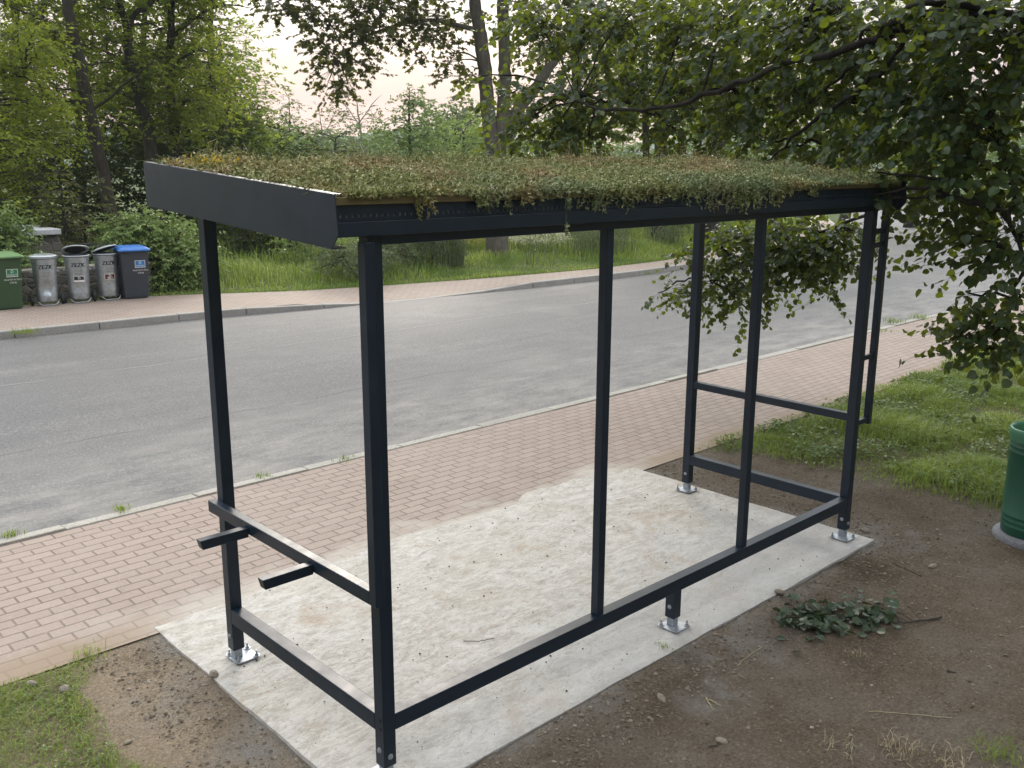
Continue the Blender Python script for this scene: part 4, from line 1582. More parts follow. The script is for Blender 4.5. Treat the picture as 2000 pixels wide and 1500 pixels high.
# fence posts in the meadow
for k, (px, d, h) in enumerate(((1060, 33.2, .62), (1030, 33.4, .45), (1235, 37.0, .75))):
    b = gp(px, d)
    G = Geo()
    G.hexa([(-.045, -.045, -.1), (.045, -.045, -.1), (.045, .045, -.1), (-.045, .045, -.1), (-.04, -.04, h + .22), (.04, -.04, h + .22), (.035, .04, h + .26), (-.035, .04, h + .26)])
    o = G.obj("fence_post", simple("white_post", (0.62, 0.6, 0.56), 0.8), loc=tuple(b))
    tag(o, ("pale fence post right of the big trunk, taller of two in the flowers", "short pale fence post just right of the big trunk", "pale fence post in the grass right of the second mullion")[k], "fence post", "pale fence posts in the meadow")

exec_trees = True
# ================================================================== TREES
def px_path(pts, d, rs, base_px=None, dd=0.0):
    """trunk line: picture points of a limb at distance d, radii rs, foot on the ground"""
    out = []
    if base_px is not None:
        out.append((*gp(base_px, d, -0.1), rs[0] * 1.25))
    n = len(pts)
    for k, (x, y) in enumerate(pts):
        out.append((*at(x, y, d + dd * k / max(1, n - 1)), rs[k]))
    return out


def rblobs(n, x0, x1, y0, y1, d0, d1, r0, r1, nt, sq=0.75, keep=None):
    out = []
    while len(out) < n:
        x, y = rng.uniform(x0, x1), rng.uniform(y0, y1)
        if keep is not None and not keep(x, y):
            continue
        d = rng.uniform(d0, d1)
        r = rng.uniform(r0, r1)
        c = at(x, y, d)
        if c[2] < 0.3:
            c[2] = 0.3 + rng.random() * .3
        out.append((c, r, r * sq, int(nt * r * r)))
    return out


SP_BROAD = dict(tmpl=KITE, L=0.135, W=0.10, nl=7, twl=0.42, droop=0.25, stick=0.25, upn=1.3, br=0.022, tw_r=0.005)
SP_FINE = dict(tmpl=KITE, L=0.10, W=0.065, nl=8, twl=0.40, droop=0.3, stick=0.2, upn=1.0, br=0.018, tw_r=0.004)

# --- forest edge on the left -----------------------------------------
TG = "trees of the wood on the left"
grow("broadleaf_tree", "tall tree with a straight dark trunk leaning left, above the spruces", "tree", TG, gp(215, 27),
     [px_path([(205, 360), (172, 205), (142, 60), (128, -20), (110, -220), (100, -400)], 27, [.155, .145, .13, .12, .09, .03], 214),
      px_path([(150, 100), (80, 40), (-10, 0)], 27, [.05, .035, .01]), px_path([(176, 220), (250, 160), (300, 120)], 27, [.04, .03, .01], dd=-1)],
     rblobs(34, -40, 270, -160, 250, 26.9, 30.5, .8, 1.3, 42, .6) + rblobs(10, 0, 250, -400, -150, 25, 30, 1.2, 1.8, 22), SP_BROAD, LEAF_A, BARK_D)
grow("broadleaf_tree", "tree whose sinuous trunk forks high up, second trunk from the left", "tree", TG, gp(303, 29),
     [px_path([(292, 285), (270, 180), (252, 110), (249, 60)], 29, [.17, .15, .13, .11], 303),
      px_path([(249, 62), (238, 20), (220, -60), (200, -250)], 29, [.09, .08, .06, .02]), px_path([(249, 66), (262, 30), (300, -10), (330, -180)], 29, [.085, .07, .06, .02]),
      px_path([(262, 145), (225, 110), (180, 90)], 29, [.07, .05, .02])],
     rblobs(30, 150, 350, -150, 250, 28.7, 32.5, .8, 1.3, 40, .6) + rblobs(9, 150, 380, -400, -150, 27, 32, 1.2, 1.8, 22), SP_BROAD, LEAF_B, BARK_D)
grow("broadleaf_tree", "slender tree left of the sky gap with long arching side limbs", "tree", TG, gp(342, 30.5),
     [px_path([(342, 280), (334, 190), (333, 80), (336, 0), (340, -250)], 30.5, [.14, .12, .105, .09, .02], 345),
      px_path([(345, 265), (362, 190), (400, 165), (455, 205)], 30.5, [.06, .045, .03, .008]),
      px_path([(334, 75), (375, 40), (430, 10), (490, 15)], 30.5, [.06, .05, .03, .008]),
      px_path([(338, 130), (380, 100), (420, 105)], 30.5, [.05, .03, .008])],
     rblobs(44, 300, 480, -130, 270, 28.5, 33, .7, 1.1, 44, .6, lambda x, y: x < 415 + max(0, y) * .28) + rblobs(8, 300, 420, -380, -130, 28, 33, 1.2, 1.7, 22), SP_BROAD, LEAF_A, BARK_D)
grow("hornbeam", "yellowish layered hornbeam filling the left edge of the picture", "tree", TG, gp(-60, 23),
     [px_path([(-50, 330), (-45, 100), (-30, -200)], 23, [.13, .11, .04], -60), px_path([(-48, 200), (20, 150), (70, 160)], 23, [.05, .03, .01])],
     rblobs(34, -60, 95, 30, 390, 21.5, 24.5, .55, .95, 62, .5) + rblobs(8, -100, 60, -250, 20, 21, 25, 1., 1.5, 26), dict(SP_BROAD, L=.11, W=.075), LEAF_A, BARK_D)
for k, (px, d, lab, lm) in enumerate(((35, 38, "grey green tree standing deep in the wood at far left", LEAF_FAR), (150, 41, "dim tree deep in the wood behind the leaning trunk", LEAF_B),
                                      (285, 40, "dim tree deep in the wood behind the forked trunk", LEAF_DARK), (415, 40, "rounded tree at the right end of the wood, beside the sky", LEAF_B))):
    grow("broadleaf_tree", lab, "tree", TG, gp(px, d),
         [px_path([(px + 4, 250), (px - 4, 80), (px + 6, -150)], d, [.13, .11, .04], px)],
         rblobs(30, px - 105, px + (105 if k < 3 else 70), (-120 if k < 3 else 40), 330, d - 2.5, d + 2.5, 1.1, 1.8, 20, .65) + ([] if k == 3 else rblobs(6, px - 90, px + 90, -330, -100, d - 2, d + 2, 1.6, 2.2, 12)),
         dict(SP_BROAD, L=.17, W=.13), lm, BARK_D)
grow("broadleaf_tree", "bushy bright green tree reaching into the sky gap above the roof corner", "tree", TG, gp(470, 36),
     [px_path([(470, 260), (455, 170)], 36, [.08, .04], 472)],
     rblobs(26, 400, 520, 150, 320, 34, 38, .8, 1.3, 30, .7, lambda x, y: y > 150 + (x - 400) * .55), dict(SP_BROAD, L=.15, W=.12), LEAF_B, BARK_D)

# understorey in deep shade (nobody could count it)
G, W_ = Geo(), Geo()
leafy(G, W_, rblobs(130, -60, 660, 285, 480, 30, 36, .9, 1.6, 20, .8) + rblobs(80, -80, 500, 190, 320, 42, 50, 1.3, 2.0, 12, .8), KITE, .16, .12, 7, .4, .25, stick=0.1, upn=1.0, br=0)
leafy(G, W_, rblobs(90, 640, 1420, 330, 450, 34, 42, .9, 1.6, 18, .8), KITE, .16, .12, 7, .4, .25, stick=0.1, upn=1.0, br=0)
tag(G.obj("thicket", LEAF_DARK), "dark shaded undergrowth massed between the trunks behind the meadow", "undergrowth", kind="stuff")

# --- young spruces behind the bins -----------------------------------
def spruce(px, d, top_py, w, label, seed):
    b = gp(px, d)
    h = at(px, top_py, d)[2]
    root = empty("spruce_tree", tuple(b), label, "spruce", "young spruces behind the bins")
    Wd, L_ = Geo(), Geo()
    Wd.tube([(0, 0, -.1), (0.02, 0, h * .5), (0, 0.02, h)], [.07, .04, .006], 7)
    nw = int(h / .19)
    for k in range(nw):
        z = .25 + (h - .3) * k / nw
        rl = w * (1 - z / h) ** .75 + .10
        nb = 8
        for q in range(nb):
            a = rng.random() * 6.283
            dirv = np.array([math.cos(a), math.sin(a), 0])
            l = rl * rng.uniform(.7, 1.15)
            t = np.linspace(0, 1, 7)
            P = np.array([0, 0, z]) + dirv * (t * l)[:, None] + np.array([0, 0, 1.0]) * ((.10 * l * np.sin(t * 2.6) - .28 * l * t * t))[:, None]
            Wd.tube(P, np.linspace(.010, .003, 7), 4, 0, False)
            m = int(7 + l * 20)
            ti = rng.random(m) ** .8
            pos = np.stack([np.interp(ti, t, P[:, c]) for c in range(3)], 1)
            side = np.array([-dirv[1], dirv[0], 0]) * rng.choice([-1, 1], m)[:, None]
            dd_ = side * .8 + dirv * .8 + rng.normal(0, .25, (m, 3)) - np.array([0, 0, .25])
            L_.cards(pos, unit(dd_), np.array([0, 0, 1.0]) + rng.normal(0, .3, (m, 3)), .10 + .12 * (1 - ti) * min(1, l) + .03 * rng.random(m), .030, *SPRAY)
    Wd.obj("trunk", BARK_D, root, smooth=True)
    L_.obj("crown", NEEDLE, root)


spruce(113, 22.0, 318, 1.0, "young spruce behind the stone outbuilding, thin leader showing", 1)
spruce(190, 23.0, 330, .95, "young spruce with stepped tiers in front of the leaning trunk", 2)
spruce(62, 23.5, 300, 1.1, "dark young spruce left of the stone outbuilding", 3)
spruce(152, 22.8, 405, .8, "low spreading young spruce directly above the open container", 4)

# --- shrubs -----------------------------------------------------------
SP_SHRUB = dict(tmpl=LANCE, L=0.105, W=0.05, nl=9, twl=0.34, droop=0.35, stick=0.35, upn=0.9, br=0.012, tw_r=0.004)


def shrub(name, label, cat, px, d, blobs, lm, spec=SP_SHRUB, group=None):
    b = gp(px, d)
    st = []
    for k in range(4):
        tp = blobs[rng.integers(len(blobs))][0]
        st.append([(b[0] + rng.normal(0, .02), b[1] + rng.normal(0, .02), -.05, .025), (*((b + tp) / 2 + rng.normal(0, .1, 3)), .018), (*tp, .006)])
    return grow(name, label, cat, group, b, st, blobs, spec, lm, BARK_D, "foliage", "stems")


shrub("elder_bush", "large pale green elder bush right of the blue lidded bin", "bush", 300, 20.6,
      rblobs(60, 205, 385, 415, 560, 20.5, 21.8, .28, .5, 170, .8, lambda x, y: y > 420 + (abs(x - 290) / 95) ** 2 * 75 and x > 228) +
      rblobs(7, 205, 245, 430, 465, 20.4, 21.5, .2, .3, 150), LEAF_ELDER)
shrub("elder_bush", "tall elder shoot seen between roof edge and front post", "bush", 385, 22,
      rblobs(9, 345, 400, 425, 520, 21, 23, .3, .5, 110), LEAF_ELDER)
shrub("elder_bush", "pale leafy bush overhanging the stone outbuilding at the left edge", "bush", 15, 20.9,
      rblobs(24, -40, 70, 405, 500, 20.2, 20.7, .2, .32, 190, .8, lambda x, y: x < 45 or y > 470), LEAF_ELDER)
shrub("ivy_bush", "small leafy plant growing over the low wall between the metal bins", "bush", 60, 20.3,
      rblobs(7, 46, 68, 500, 528, 20.0, 20.3, .16, .24, 220) + rblobs(5, 105, 120, 500, 530, 20.0, 20.3, .14, .2, 220), LEAF_ELDER, dict(SP_SHRUB, L=.08, W=.05, twl=.2))
shrub("willow_bush", "grey green rounded bush at the meadow edge left of the near post", "bush", 695, 21.5,
      rblobs(16, 650, 745, 478, 535, 20.6, 22.5, .3, .55, 120), LEAF_OLIVE, dict(SP_SHRUB, L=.09, W=.035))
shrub("hazel_bush", "green bush beyond the grass right of the big trunk", "bush", 1140, 31,
      rblobs(13, 1105, 1178, 440, 485, 29.5, 32, .5, .8, 60), LEAF_B, dict(SP_SHRUB, L=.14, W=.10))
shrub("hazel_bush", "yellowish bush between the second mullion and the far post", "bush", 1275, 36,
      rblobs(10, 1240, 1330, 440, 470, 35, 37.5, .5, .8, 60), LEAF_LIGHT, dict(SP_SHRUB, L=.14, W=.09))
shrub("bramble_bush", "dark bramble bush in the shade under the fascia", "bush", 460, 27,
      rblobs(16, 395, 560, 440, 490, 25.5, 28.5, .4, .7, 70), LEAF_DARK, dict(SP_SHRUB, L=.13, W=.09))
shrub("meadow_bush", "light leafy bush standing in the meadow under the fascia tip", "bush", 600, 25,
      rblobs(12, 560, 650, 440, 480, 24, 26.5, .35, .55, 90), LEAF_ELDER)
shrub("hogweed_clump", "tall weedy clump with yellow green tops beside the near post", "plant", 800, 23,
      rblobs(20, 745, 905, 440, 500, 22, 25, .35, .6, 90), LEAF_OLIVE, dict(SP_SHRUB, L=.13, W=.03, droop=.1))

# --- the big three-stemmed maple ---------------------------------------
DM = 26.4
maple_keep = lambda x, y: y < 62 or (x > 900) or (605 < x < 745 and y < 185)
grow("maple_tree", "big three stemmed maple with grey trunk rising behind the shelter roof", "tree", None, gp(972, DM),
     [px_path([(971, 480), (969, 400), (968, 330), (967, 290)], DM, [.33, .31, .30, .30], 972),
      px_path([(964, 300), (955, 230), (948, 150), (938, 70), (925, -10), (905, -200)], DM, [.20, .20, .19, .18, .15, .05]),
      px_path([(972, 300), (982, 230), (986, 150), (984, 70), (982, -10), (985, -220)], DM, [.20, .18, .17, .16, .15, .05], dd=.3),
      px_path([(975, 295), (1005, 225), (1050, 165), (1085, 110), (1112, 50), (1125, -60)], DM, [.2, .16, .15, .13, .11, .04]),
      px_path([(935, 60), (840, 40), (740, 60), (660, 110)], DM, [.07, .05, .03, .012], dd=-1.5),
      px_path([(926, -10), (800, -60), (640, -30), (520, 10)], DM, [.09, .06, .04, .01], dd=-2)],
     [(at(x, y, d), r, r * .7, int(58 * r * r)) for x, y, d, r in (
         (525, 5, 24.5, .55), (560, 25, 24.6, .55), (600, 5, 24.8, .7), (640, 40, 24.8, .8), (690, 10, 25, .9), (745, 25, 25, .9), (800, 10, 25.3, .9), (850, 30, 26, .8), (640, 100, 25, .6), (660, 130, 24.8, .65),
         (690, 90, 25, .75), (720, 130, 25, .45), (640, 160, 24.6, .5), (680, 165, 24.6, .45), (720, 70, 25.2, .7), (770, 60, 25.5, .75), (830, 75, 25.5, .7), (875, 60, 26.5, .6),
         (865, 105, 25.4, .55), (895, 120, 26.5, .45), (620, 75, 24.6, .5), (915, 30, 28, .6), (890, 150, 25, .35), (1020, 10, 28, .7), (1055, 70, 28, .7), (1025, 110, 27.8, .5), (1100, 20, 26.5, .9), (1150, 60, 26.5, .9),
         (1080, 110, 27, .6), (1180, 10, 27, 1.), (950, -60, 28.2, 1.), (780, -40, 25.3, 1.), (620, -50, 25, 1.), (1080, -60, 26.5, 1.2), (900, -130, 26, 1.5), (700, -150, 25.5, 1.5), (1100, -180, 26.5, 1.6), (950, -260, 26, 1.6), (560, -80, 25, .9))],
     dict(tmpl=MAPLE, L=0.125, W=0.115, nl=8, twl=0.45, droop=0.4, stick=0.6, upn=0.9, br=0.02, tw_r=0.006), LEAF_MAPLE, BARK_G)

# --- trees beyond, right of the maple ----------------------------------
RG = "dark trees along the far side of the road"
for k, (px, d, w, lean, lab) in enumerate(((1290, 31, .21, 2, "dark straight trunk showing under branches right of the maple"), (1262, 34, .13, -4, "thinner dark trunk just left of the straight one"),
                                           (1395, 32, .20, 40, "tree with a thick trunk leaning right behind the long branch"), (1130, 36, .2, -10, "tree behind the maple with thin reddish crown"),
                                           (1520, 37, .22, 6, "dark trunk beyond the road above the far mullion"), (1790, 44, .24, 4, "lone trunk on the bright verge beyond the right roof corner"), (1655, 41, .2, -6, "shaded tree on the bend of the road"))):
    base = gp(px, d)
    hi = 6 if k < 5 else 8
    grow("broadleaf_tree", lab, "tree", RG, base,
         [px_path([(px, 380), (px + lean * .3, 200), (px + lean, 60), (px + lean * 1.4, -120)], d, [w, w * .9, w * .75, w * .3], px),
          px_path([(px + lean * .3, 205), (px + 40, 130), (px + 75, 40)], d, [w * .5, w * .35, w * .1])],
         rblobs(24 if k < 4 else 18, px - 100, px + 110, -80, 235 if k < 5 else 330, d - 2, d + 2.5, .9, 1.5, 22, .65) + rblobs(5, px - 80, px + 80, -300, -80, d - 2, d + 2, 1.5, 2.0, 12),
         dict(SP_BROAD, L=.15, W=.12), LEAF_B if k not in (3,) else LEAF_MAPLE, BARK_D)

# --- middle distance -----------------------------------------------------
MG = "young trees beyond the meadow"
grow("alder_tree", "young spreading tree with visible dark stem, centre of the sky gap", "tree", MG, gp(801, 46),
     [px_path([(801, 290), (799, 230), (800, 170)], 46, [.07, .05, .015], 801)],
     rblobs(24, 735, 868, 195, 305, 44, 48, .6, 1.0, 26, .7, lambda x, y: abs(x - 800) < 12 + (y - 160) * .5) + rblobs(5, 785, 815, 168, 200, 45.5, 46.5, .3, .5, 40), dict(SP_FINE, L=.17, W=.12), LEAF_FAR, BARK_D)
grow("birch_tree", "thin pale stemmed birch with airy crown left of the alder", "tree", MG, gp(708, 50),
     [px_path([(708, 300), (702, 240), (694, 180)], 50, [.06, .045, .012], 709), px_path([(703, 245), (670, 200), (650, 190)], 50, [.03, .02, .006]), px_path([(702, 240), (730, 200), (745, 185)], 50, [.03, .02, .006])],
     rblobs(16, 645, 760, 168, 240, 48.5, 51.5, .45, .8, 16, .7), dict(SP_FINE, L=.13, W=.09), LEAF_MAPLE, BARK_P)
grow("larch_tree", "small pointed wispy tree at the left of the sky gap", "tree", MG, gp(566, 60),
     [px_path([(566, 300), (566, 240), (565, 188)], 60, [.06, .04, .01], 566)],
     [(at(566 + rng.normal(0, 2 + (y - 185) * .2), y, 60), .35 + (y - 185) * .006, .35, 10) for y in range(192, 270, 6)], dict(SP_FINE, L=.14, W=.09), LEAF_FAR, BARK_D)
grow("birch_tree", "wispy reddish birch below the hanging maple branch", "tree", MG, gp(632, 58),
     [px_path([(632, 300), (628, 250), (622, 205)], 58, [.05, .035, .01], 633), px_path([(630, 270), (650, 230), (660, 205)], 58, [.03, .02, .006])],
     rblobs(14, 600, 672, 195, 262, 56.5, 59.5, .4, .75, 14), dict(SP_FINE, L=.13, W=.09), LEAF_MAPLE, BARK_P)
grow("broadleaf_tree", "rounded hazy tree on the horizon left of the maple trunk", "tree", MG, gp(890, 82),
     [px_path([(890, 290), (890, 240)], 82, [.15, .08], 890)],
     rblobs(26, 840, 950, 195, 280, 79, 85, 1.2, 1.9, 9, .8, lambda x, y: y > 192 + abs(x - 895) * .5), dict(SP_FINE, L=.32, W=.24), LEAF_FAR, BARK_D)
grow("willow_tree", "pale spring green shrubby tree just left of the maple trunk", "tree", MG, gp(905, 52),
     [px_path([(905, 300), (905, 260)], 52, [.07, .04], 905)],
     rblobs(26, 855, 960, 235, 318, 50, 54, .8, 1.2, 20, .8), dict(SP_FINE, L=.16, W=.10), LEAF_LIGHT, BARK_D)
grow("willow_tree", "feathery grey green willow above the middle of the planted roof", "tree", MG, gp(655, 44),
     [px_path([(655, 300), (655, 270)], 44, [.06, .04], 655)],
     rblobs(22, 600, 720, 250, 318, 42.5, 46, .6, 1.0, 26, .8), dict(SP_FINE, L=.14, W=.05), LEAF_OLIVE, BARK_D)
grow("willow_tree", "green bushy tree between the wood and the feathery willow", "tree", MG, gp(545, 42),
     [px_path([(545, 300), (545, 270)], 42, [.06, .04], 545)],
     rblobs(20, 490, 610, 245, 318, 40.5, 44, .6, 1.0, 26, .8), dict(SP_FINE, L=.14, W=.09), LEAF_FAR, BARK_D)
G, W_ = Geo(), Geo()
leafy(G, W_, rblobs(110, 480, 1000, 268, 335, 78, 112, 1.6, 2.8, 9, .7), KITE, .42, .32, 6, .9, .2, stick=0, br=0)
leafy(G, W_, rblobs(60, 950, 2050, 210, 345, 70, 110, 2.4, 4.0, 6, .7), KITE, .45, .34, 6, .9, .2, stick=0, br=0)
tag(G.obj("far_wood", LEAF_FAR), "hazy green mass of far off woodland along the horizon", "woodland", kind="stuff")

# --- the near linden whose boughs hang over the shelter -------------------
LT = np.array([7.6, -2.2, 0.4])
def lb(x, y, d, rp, dens=1.0, sq=.8):
    r = rp * d / F_PX
    return (at(x, y, d), r, r * sq, int(250 * dens * r * r / .16))


lin_blobs = []
for x, y, d, rp in ((1050, 40, 10, 80), (1140, 60, 9.8, 90), (1230, 30, 9.5, 90), (1330, 60, 9.2, 95), (1430, 30, 8.8, 100), (1540, 60, 8.3, 105), (1650, 30, 7.8, 110), (1760, 70, 7.3, 115), (1880, 40, 6.8, 120), (1990, 90, 6.5, 120),
                    (935, 150, 9.6, 36), (985, 185, 9.4, 50), (1050, 215, 9.2, 75), (1140, 190, 9.2, 90), (1240, 200, 9.2, 90), (1340, 180, 8.9, 95), (1450, 190, 8.5, 100), (1560, 180, 8.1, 105), (1680, 200, 7.6, 105), (1800, 210, 7.1, 110), (1920, 230, 6.7, 115),
                    (990, 265, 9.0, 42), (1070, 280, 9.0, 50), (1150, 270, 9.0, 55), (1330, 275, 9.0, 45), (1450, 285, 8.8, 50), (1560, 285, 8.4, 55), (1660, 290, 8.0, 65), (1760, 310, 7.5, 75), (1860, 340, 7.1, 80), (1960, 350, 6.8, 85)):
    lin_blobs.append(lb(x, y, d, rp, .13 if x < 1010 else (.25 if x < 1500 else (.31 if x < 1720 else (.36 if y < 280 else .22)))))
for x, y, d, rp in ((1815, 425, 7.6, 32), (1870, 430, 7.3, 55), (1930, 440, 7.0, 65), (1990, 480, 6.8, 70), (1960, 540, 6.8, 45), (1985, 600, 6.8, 50), (1830, 490, 7.4, 30), (1880, 500, 7.2, 35)):
    lin_blobs.append(lb(x + 10, y - 25, d, rp, .27))
for x, y, d, rp in ((1930, 650, 6.9, 40), (1970, 690, 6.8, 45), (1900, 690, 6.9, 36), (1850, 690, 7.0, 24), (1945, 720, 6.8, 34), (1880, 610, 6.9, 22)):
    lin_blobs.append(lb(x + 12, y - 38, d, rp, .42))
for x, y, d, rp in ((1400, 470, 10.6, 40), (1460, 460, 10.6, 50), (1530, 450, 10.5, 55), (1600, 460, 10.4, 55), (1660, 450, 10.3, 50), (1440, 520, 10.6, 40), (1500, 510, 10.5, 45), (1570, 510, 10.5, 50), (1630, 500, 10.4, 40),
                    (1390, 560, 10.7, 34), (1440, 575, 10.6, 34), (1500, 560, 10.6, 32), (1330, 575, 10.8, 28), (1285, 572, 10.9, 16), (1590, 550, 10.5, 26), (1345, 505, 10.6, 30), (1460, 605, 10.6, 18), (1620, 575, 10.4, 14)):
    lin_blobs.append(lb(x, y, d, rp, .40))
for x, y, d, rp in ((1710, 335, 6.5, 28), (1728, 385, 6.5, 17), (1655, 380, 6.45, 12), (1600, 398, 6.4, 7), (1712, 425, 6.5, 10)):
    lin_blobs.append(lb(x, y, d, rp, .4))
# crown above and behind the frame, where the tree really stands
for k in range(46):
    a = rng.random() * 6.283
    rr = 6.2 * math.sqrt(rng.random())
    z = rng.uniform(4.8, 9.5)
    c = np.array([LT[0] + rr * math.cos(a) * (1 - (z - 4.8) * .08), LT[1] + rr * math.sin(a) * (1 - (z - 4.8) * .08), z])
    r = rng.uniform(.9, 1.4)
    lin_blobs.append((c, r, r * .6, int(80 * r * r)))
# leafy lower crown round the trunk itself
for k in range(20):
    c = np.array([rng.uniform(6.2, 9.5), rng.uniform(-3.6, -1.5), rng.uniform(2.8, 5.2)])
    lin_blobs.append((c, .7, .5, 75))
# unseen boughs added behind the viewpoint to darken the steel backs and foreground
for k in range(40):
    c = np.array([rng.uniform(0.5, 12.5), rng.uniform(-8.8, -5.6), rng.uniform(2.2, 7.5)])
    r = rng.uniform(.9, 1.4)
    lin_blobs.append((c, r, r * .7, int(70 * r * r)))
lin_paths = [
    [(LT[0], LT[1], .0, .30), (LT[0] + .05, LT[1], 1.5, .24), (LT[0] - .02, LT[1] + .05, 3.5, .21), (LT[0], LT[1], 6.0, .15), (LT[0] + .1, LT[1], 9.5, .04)],
    [(LT[0], LT[1], 3.3, .10), (*at(1900, 20, 6.9), .034), (*at(1690, 85, 7.0), .026), (*at(1500, 140, 7.6), .023), (*at(1320, 205, 8.2), .019), (*at(1200, 214, 8.5), .015), (*at(1125, 198, 8.8), .009)],
    [(LT[0], LT[1], 2.9, .08), (*at(1890, 10, 6.6), .022), (*at(1755, 105, 6.9), .017), (*at(1650, 195, 7.2), .015), (*at(1560, 260, 7.5), .012), (*at(1480, 330, 7.8), .006)],
    [(LT[0], LT[1], 3.1, .07), (*at(1800, 60, 7.0), .018), (*at(1680, 110, 7.3), .012), (*at(1600, 190, 7.6), .010), (*at(1500, 280, 7.9), .006)],
    [(LT[0], LT[1], 3.8, .08), (*at(1800, -120, 7.6), .04), (*at(1610, -10, 7.7), .026), (*at(1555, 70, 7.8), .017), (*at(1490, 130, 7.9), .006)],
    [(LT[0], LT[1], 2.4, .07), (*at(1950, 330, 7.4), .03), (*at(1800, 370, 8.8), .022), (*at(1640, 440, 10.2), .016), (*at(1480, 500, 10.6), .012), (*at(1380, 540, 10.7), .005)],
    [(LT[0], LT[1], 2.2, .05), (*at(2040, 380, 6.9), .02), (*at(2000, 520, 6.8), .012), (*at(1960, 630, 6.8), .006), (*at(1890, 690, 6.9), .003)],
    [(LT[0], LT[1], 4.2, .09), (5.0, -4.6, 5.2, .05), (1.6, -7.0, 5.6, .02)],
    [(LT[0], LT[1], 3.6, .09), (8.0, -5.0, 4.6, .05), (8.6, -7.6, 4.8, .02)],
    [(LT[0], LT[1], 4.6, .09), (6.0, 1.0, 6.0, .05), (4.6, 3.2, 6.4, .02)],
    [(LT[0], LT[1], 5.0, .09), (10.0, -3.6, 6.6, .05), (12.4, -3.8, 7.0, .02)],
]
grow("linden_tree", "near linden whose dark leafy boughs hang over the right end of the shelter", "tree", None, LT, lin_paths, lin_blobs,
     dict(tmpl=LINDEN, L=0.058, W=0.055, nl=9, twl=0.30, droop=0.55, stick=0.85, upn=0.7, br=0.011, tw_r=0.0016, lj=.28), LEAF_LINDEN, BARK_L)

# ================================================================== GRASS AND GROUND LITTER
# meadow grass on the far verge
G = Geo()
m = 88000
x = rng.uniform(3.0, 46, m)
t = rng.random(m) ** 1.7 * 17
y = fkb(x) + .02 + t
hm = (0.10 + 0.62 * np.clip((t - .5) / 2.2, 0, 1)) * (0.45 + .75 * np.clip(fbm(x, y, .55, 71, 4) * 2.2 + .55, 0, 1)) * rng.uniform(.55, 1.1, m)
hm *= np.where(x < 6.3, .55, 1.0)
hm *= np.where((np.hypot(x - 14.6, y - 15.2) < 2.2), .55, 1.0)
keep = (t > .5) | (rng.random(m) < .8)
pos = np.stack([x, y, np.full(m, 0.0)], 1)[keep]
blades(G, pos, hm[keep], rng.uniform(.010, .022, keep.sum()), .55)
tag(G.obj("meadow_grass", GRASS_T), "tall bright meadow grass on the verge across the road", "grass", kind="stuff")
# coarse seeding weeds standing in it
G = Geo()
m = 6500
P = np.array([gp(rng.uniform(735, 905) if rng.random() < .6 else rng.uniform(1030, 1340), rng.uniform(23, 32)) for _ in range(m)])
P = P[(P[:, 1] > fkb(P[:, 0]) + 1.3) & (fbm(P[:, 0], P[:, 1], .8, 95, 3) > .03)]
m = len(P)
blades(G, P, rng.uniform(.45, .95, m), rng.uniform(.015, .03, m), .3)
for q in range(5):
    pz = P + np.stack([rng.normal(0, .07, m), rng.normal(0, .07, m), rng.uniform(.3, .85, m)], 1)
    G.cards(pz, unit(rng.normal(0, 1, (m, 3))), rng.normal(0, 1, (m, 3)), rng.uniform(.05, .13, m), .035, *LANCE)
tag(G.obj("meadow_weeds", LEAF_OLIVE), "grey green seeding weeds standing tall in the meadow grass", "weeds", kind="stuff")
# flowers in the meadow
for (x0, x1, y0, y1, m, c, sz, lab) in ((995, 1110, 455, 482, 1500, [(0.6, .6, .42), (.8, .8, .66), (.5, .56, .2)], .065, "mass of cream white flowers beside the big maple trunk"),
                                        (880, 952, 455, 490, 900, [(0.42, .40, .06), (.5, .47, .12), (.3, .34, .07)], .06, "yellow green flower heads left of the big maple trunk")):
    G = Geo()
    P = np.array([gp(rng.uniform(x0, x1), rng.uniform(26.5, 33)) for _ in range(m)])
    hh = rng.uniform(.35, .78, m)
    top = P + np.stack([rng.normal(0, .08, m), rng.normal(0, .08, m), hh], 1)
    G.sticks(top - np.array([0, 0, .12]), top, .003, .003)
    for q in range(3):
        G.cards(top + rng.normal(0, .03, (m, 3)), unit(rng.normal(0, 1, (m, 3)) * np.array([1, 1, .5])), rng.normal(0, 1, (m, 3)) + np.array([0, -.5, .6]), sz, sz, *KITE)
    tag(G.obj("wild_flowers", leaf_mat("petals", c, .2, .6, .2, (.5, .5, .3))), lab, "flowers", kind="stuff")

# lawn right of the pad and patch on the left
G = Geo()
def scatter_lawn(m, x0, x1, y0, y1, hlo, hhi, w0, w1, lean=.8):
    x = rng.uniform(x0, x1, m)
    y = rng.uniform(y0, y1, m)
    k = rng.random(m) < lawn_mask(x, y) * (.35 + .65 * np.clip(fbm(x, y, 2.0, 77, 3) * 3 + .6, 0, 1))
    x, y = x[k], y[k]
    z = soil_z(x, y) - .004
    h = rng.uniform(hlo, hhi, len(x)) * (.3 + 1.5 * np.clip(fbm(x, y, 1.3, 78, 4) * 3 + .4, 0, 1))
    blades(G, np.stack([x, y + road_off(x) * np.clip(y + .5, 0, 2.5) / 2.5, z], 1), h, rng.uniform(w0, w1, len(x)), lean)
scatter_lawn(70000, 4.3, 9.5, -1.3, 2.05, .05, .13, .004, .009)
scatter_lawn(42000, 9.5, 17, -1.5, 2.05, .06, .15, .007, .014)
scatter_lawn(9000, 17, 30, -1.5, 2.05, .08, .2, .015, .03)
scatter_lawn(52000, -2.2, -.3, .3, 1.97, .012, .045, .002, .0045, 1.0)
tag(G.obj("lawn_grass", GRASS), "short uneven lawn grass around the bare soil", "grass", kind="stuff")
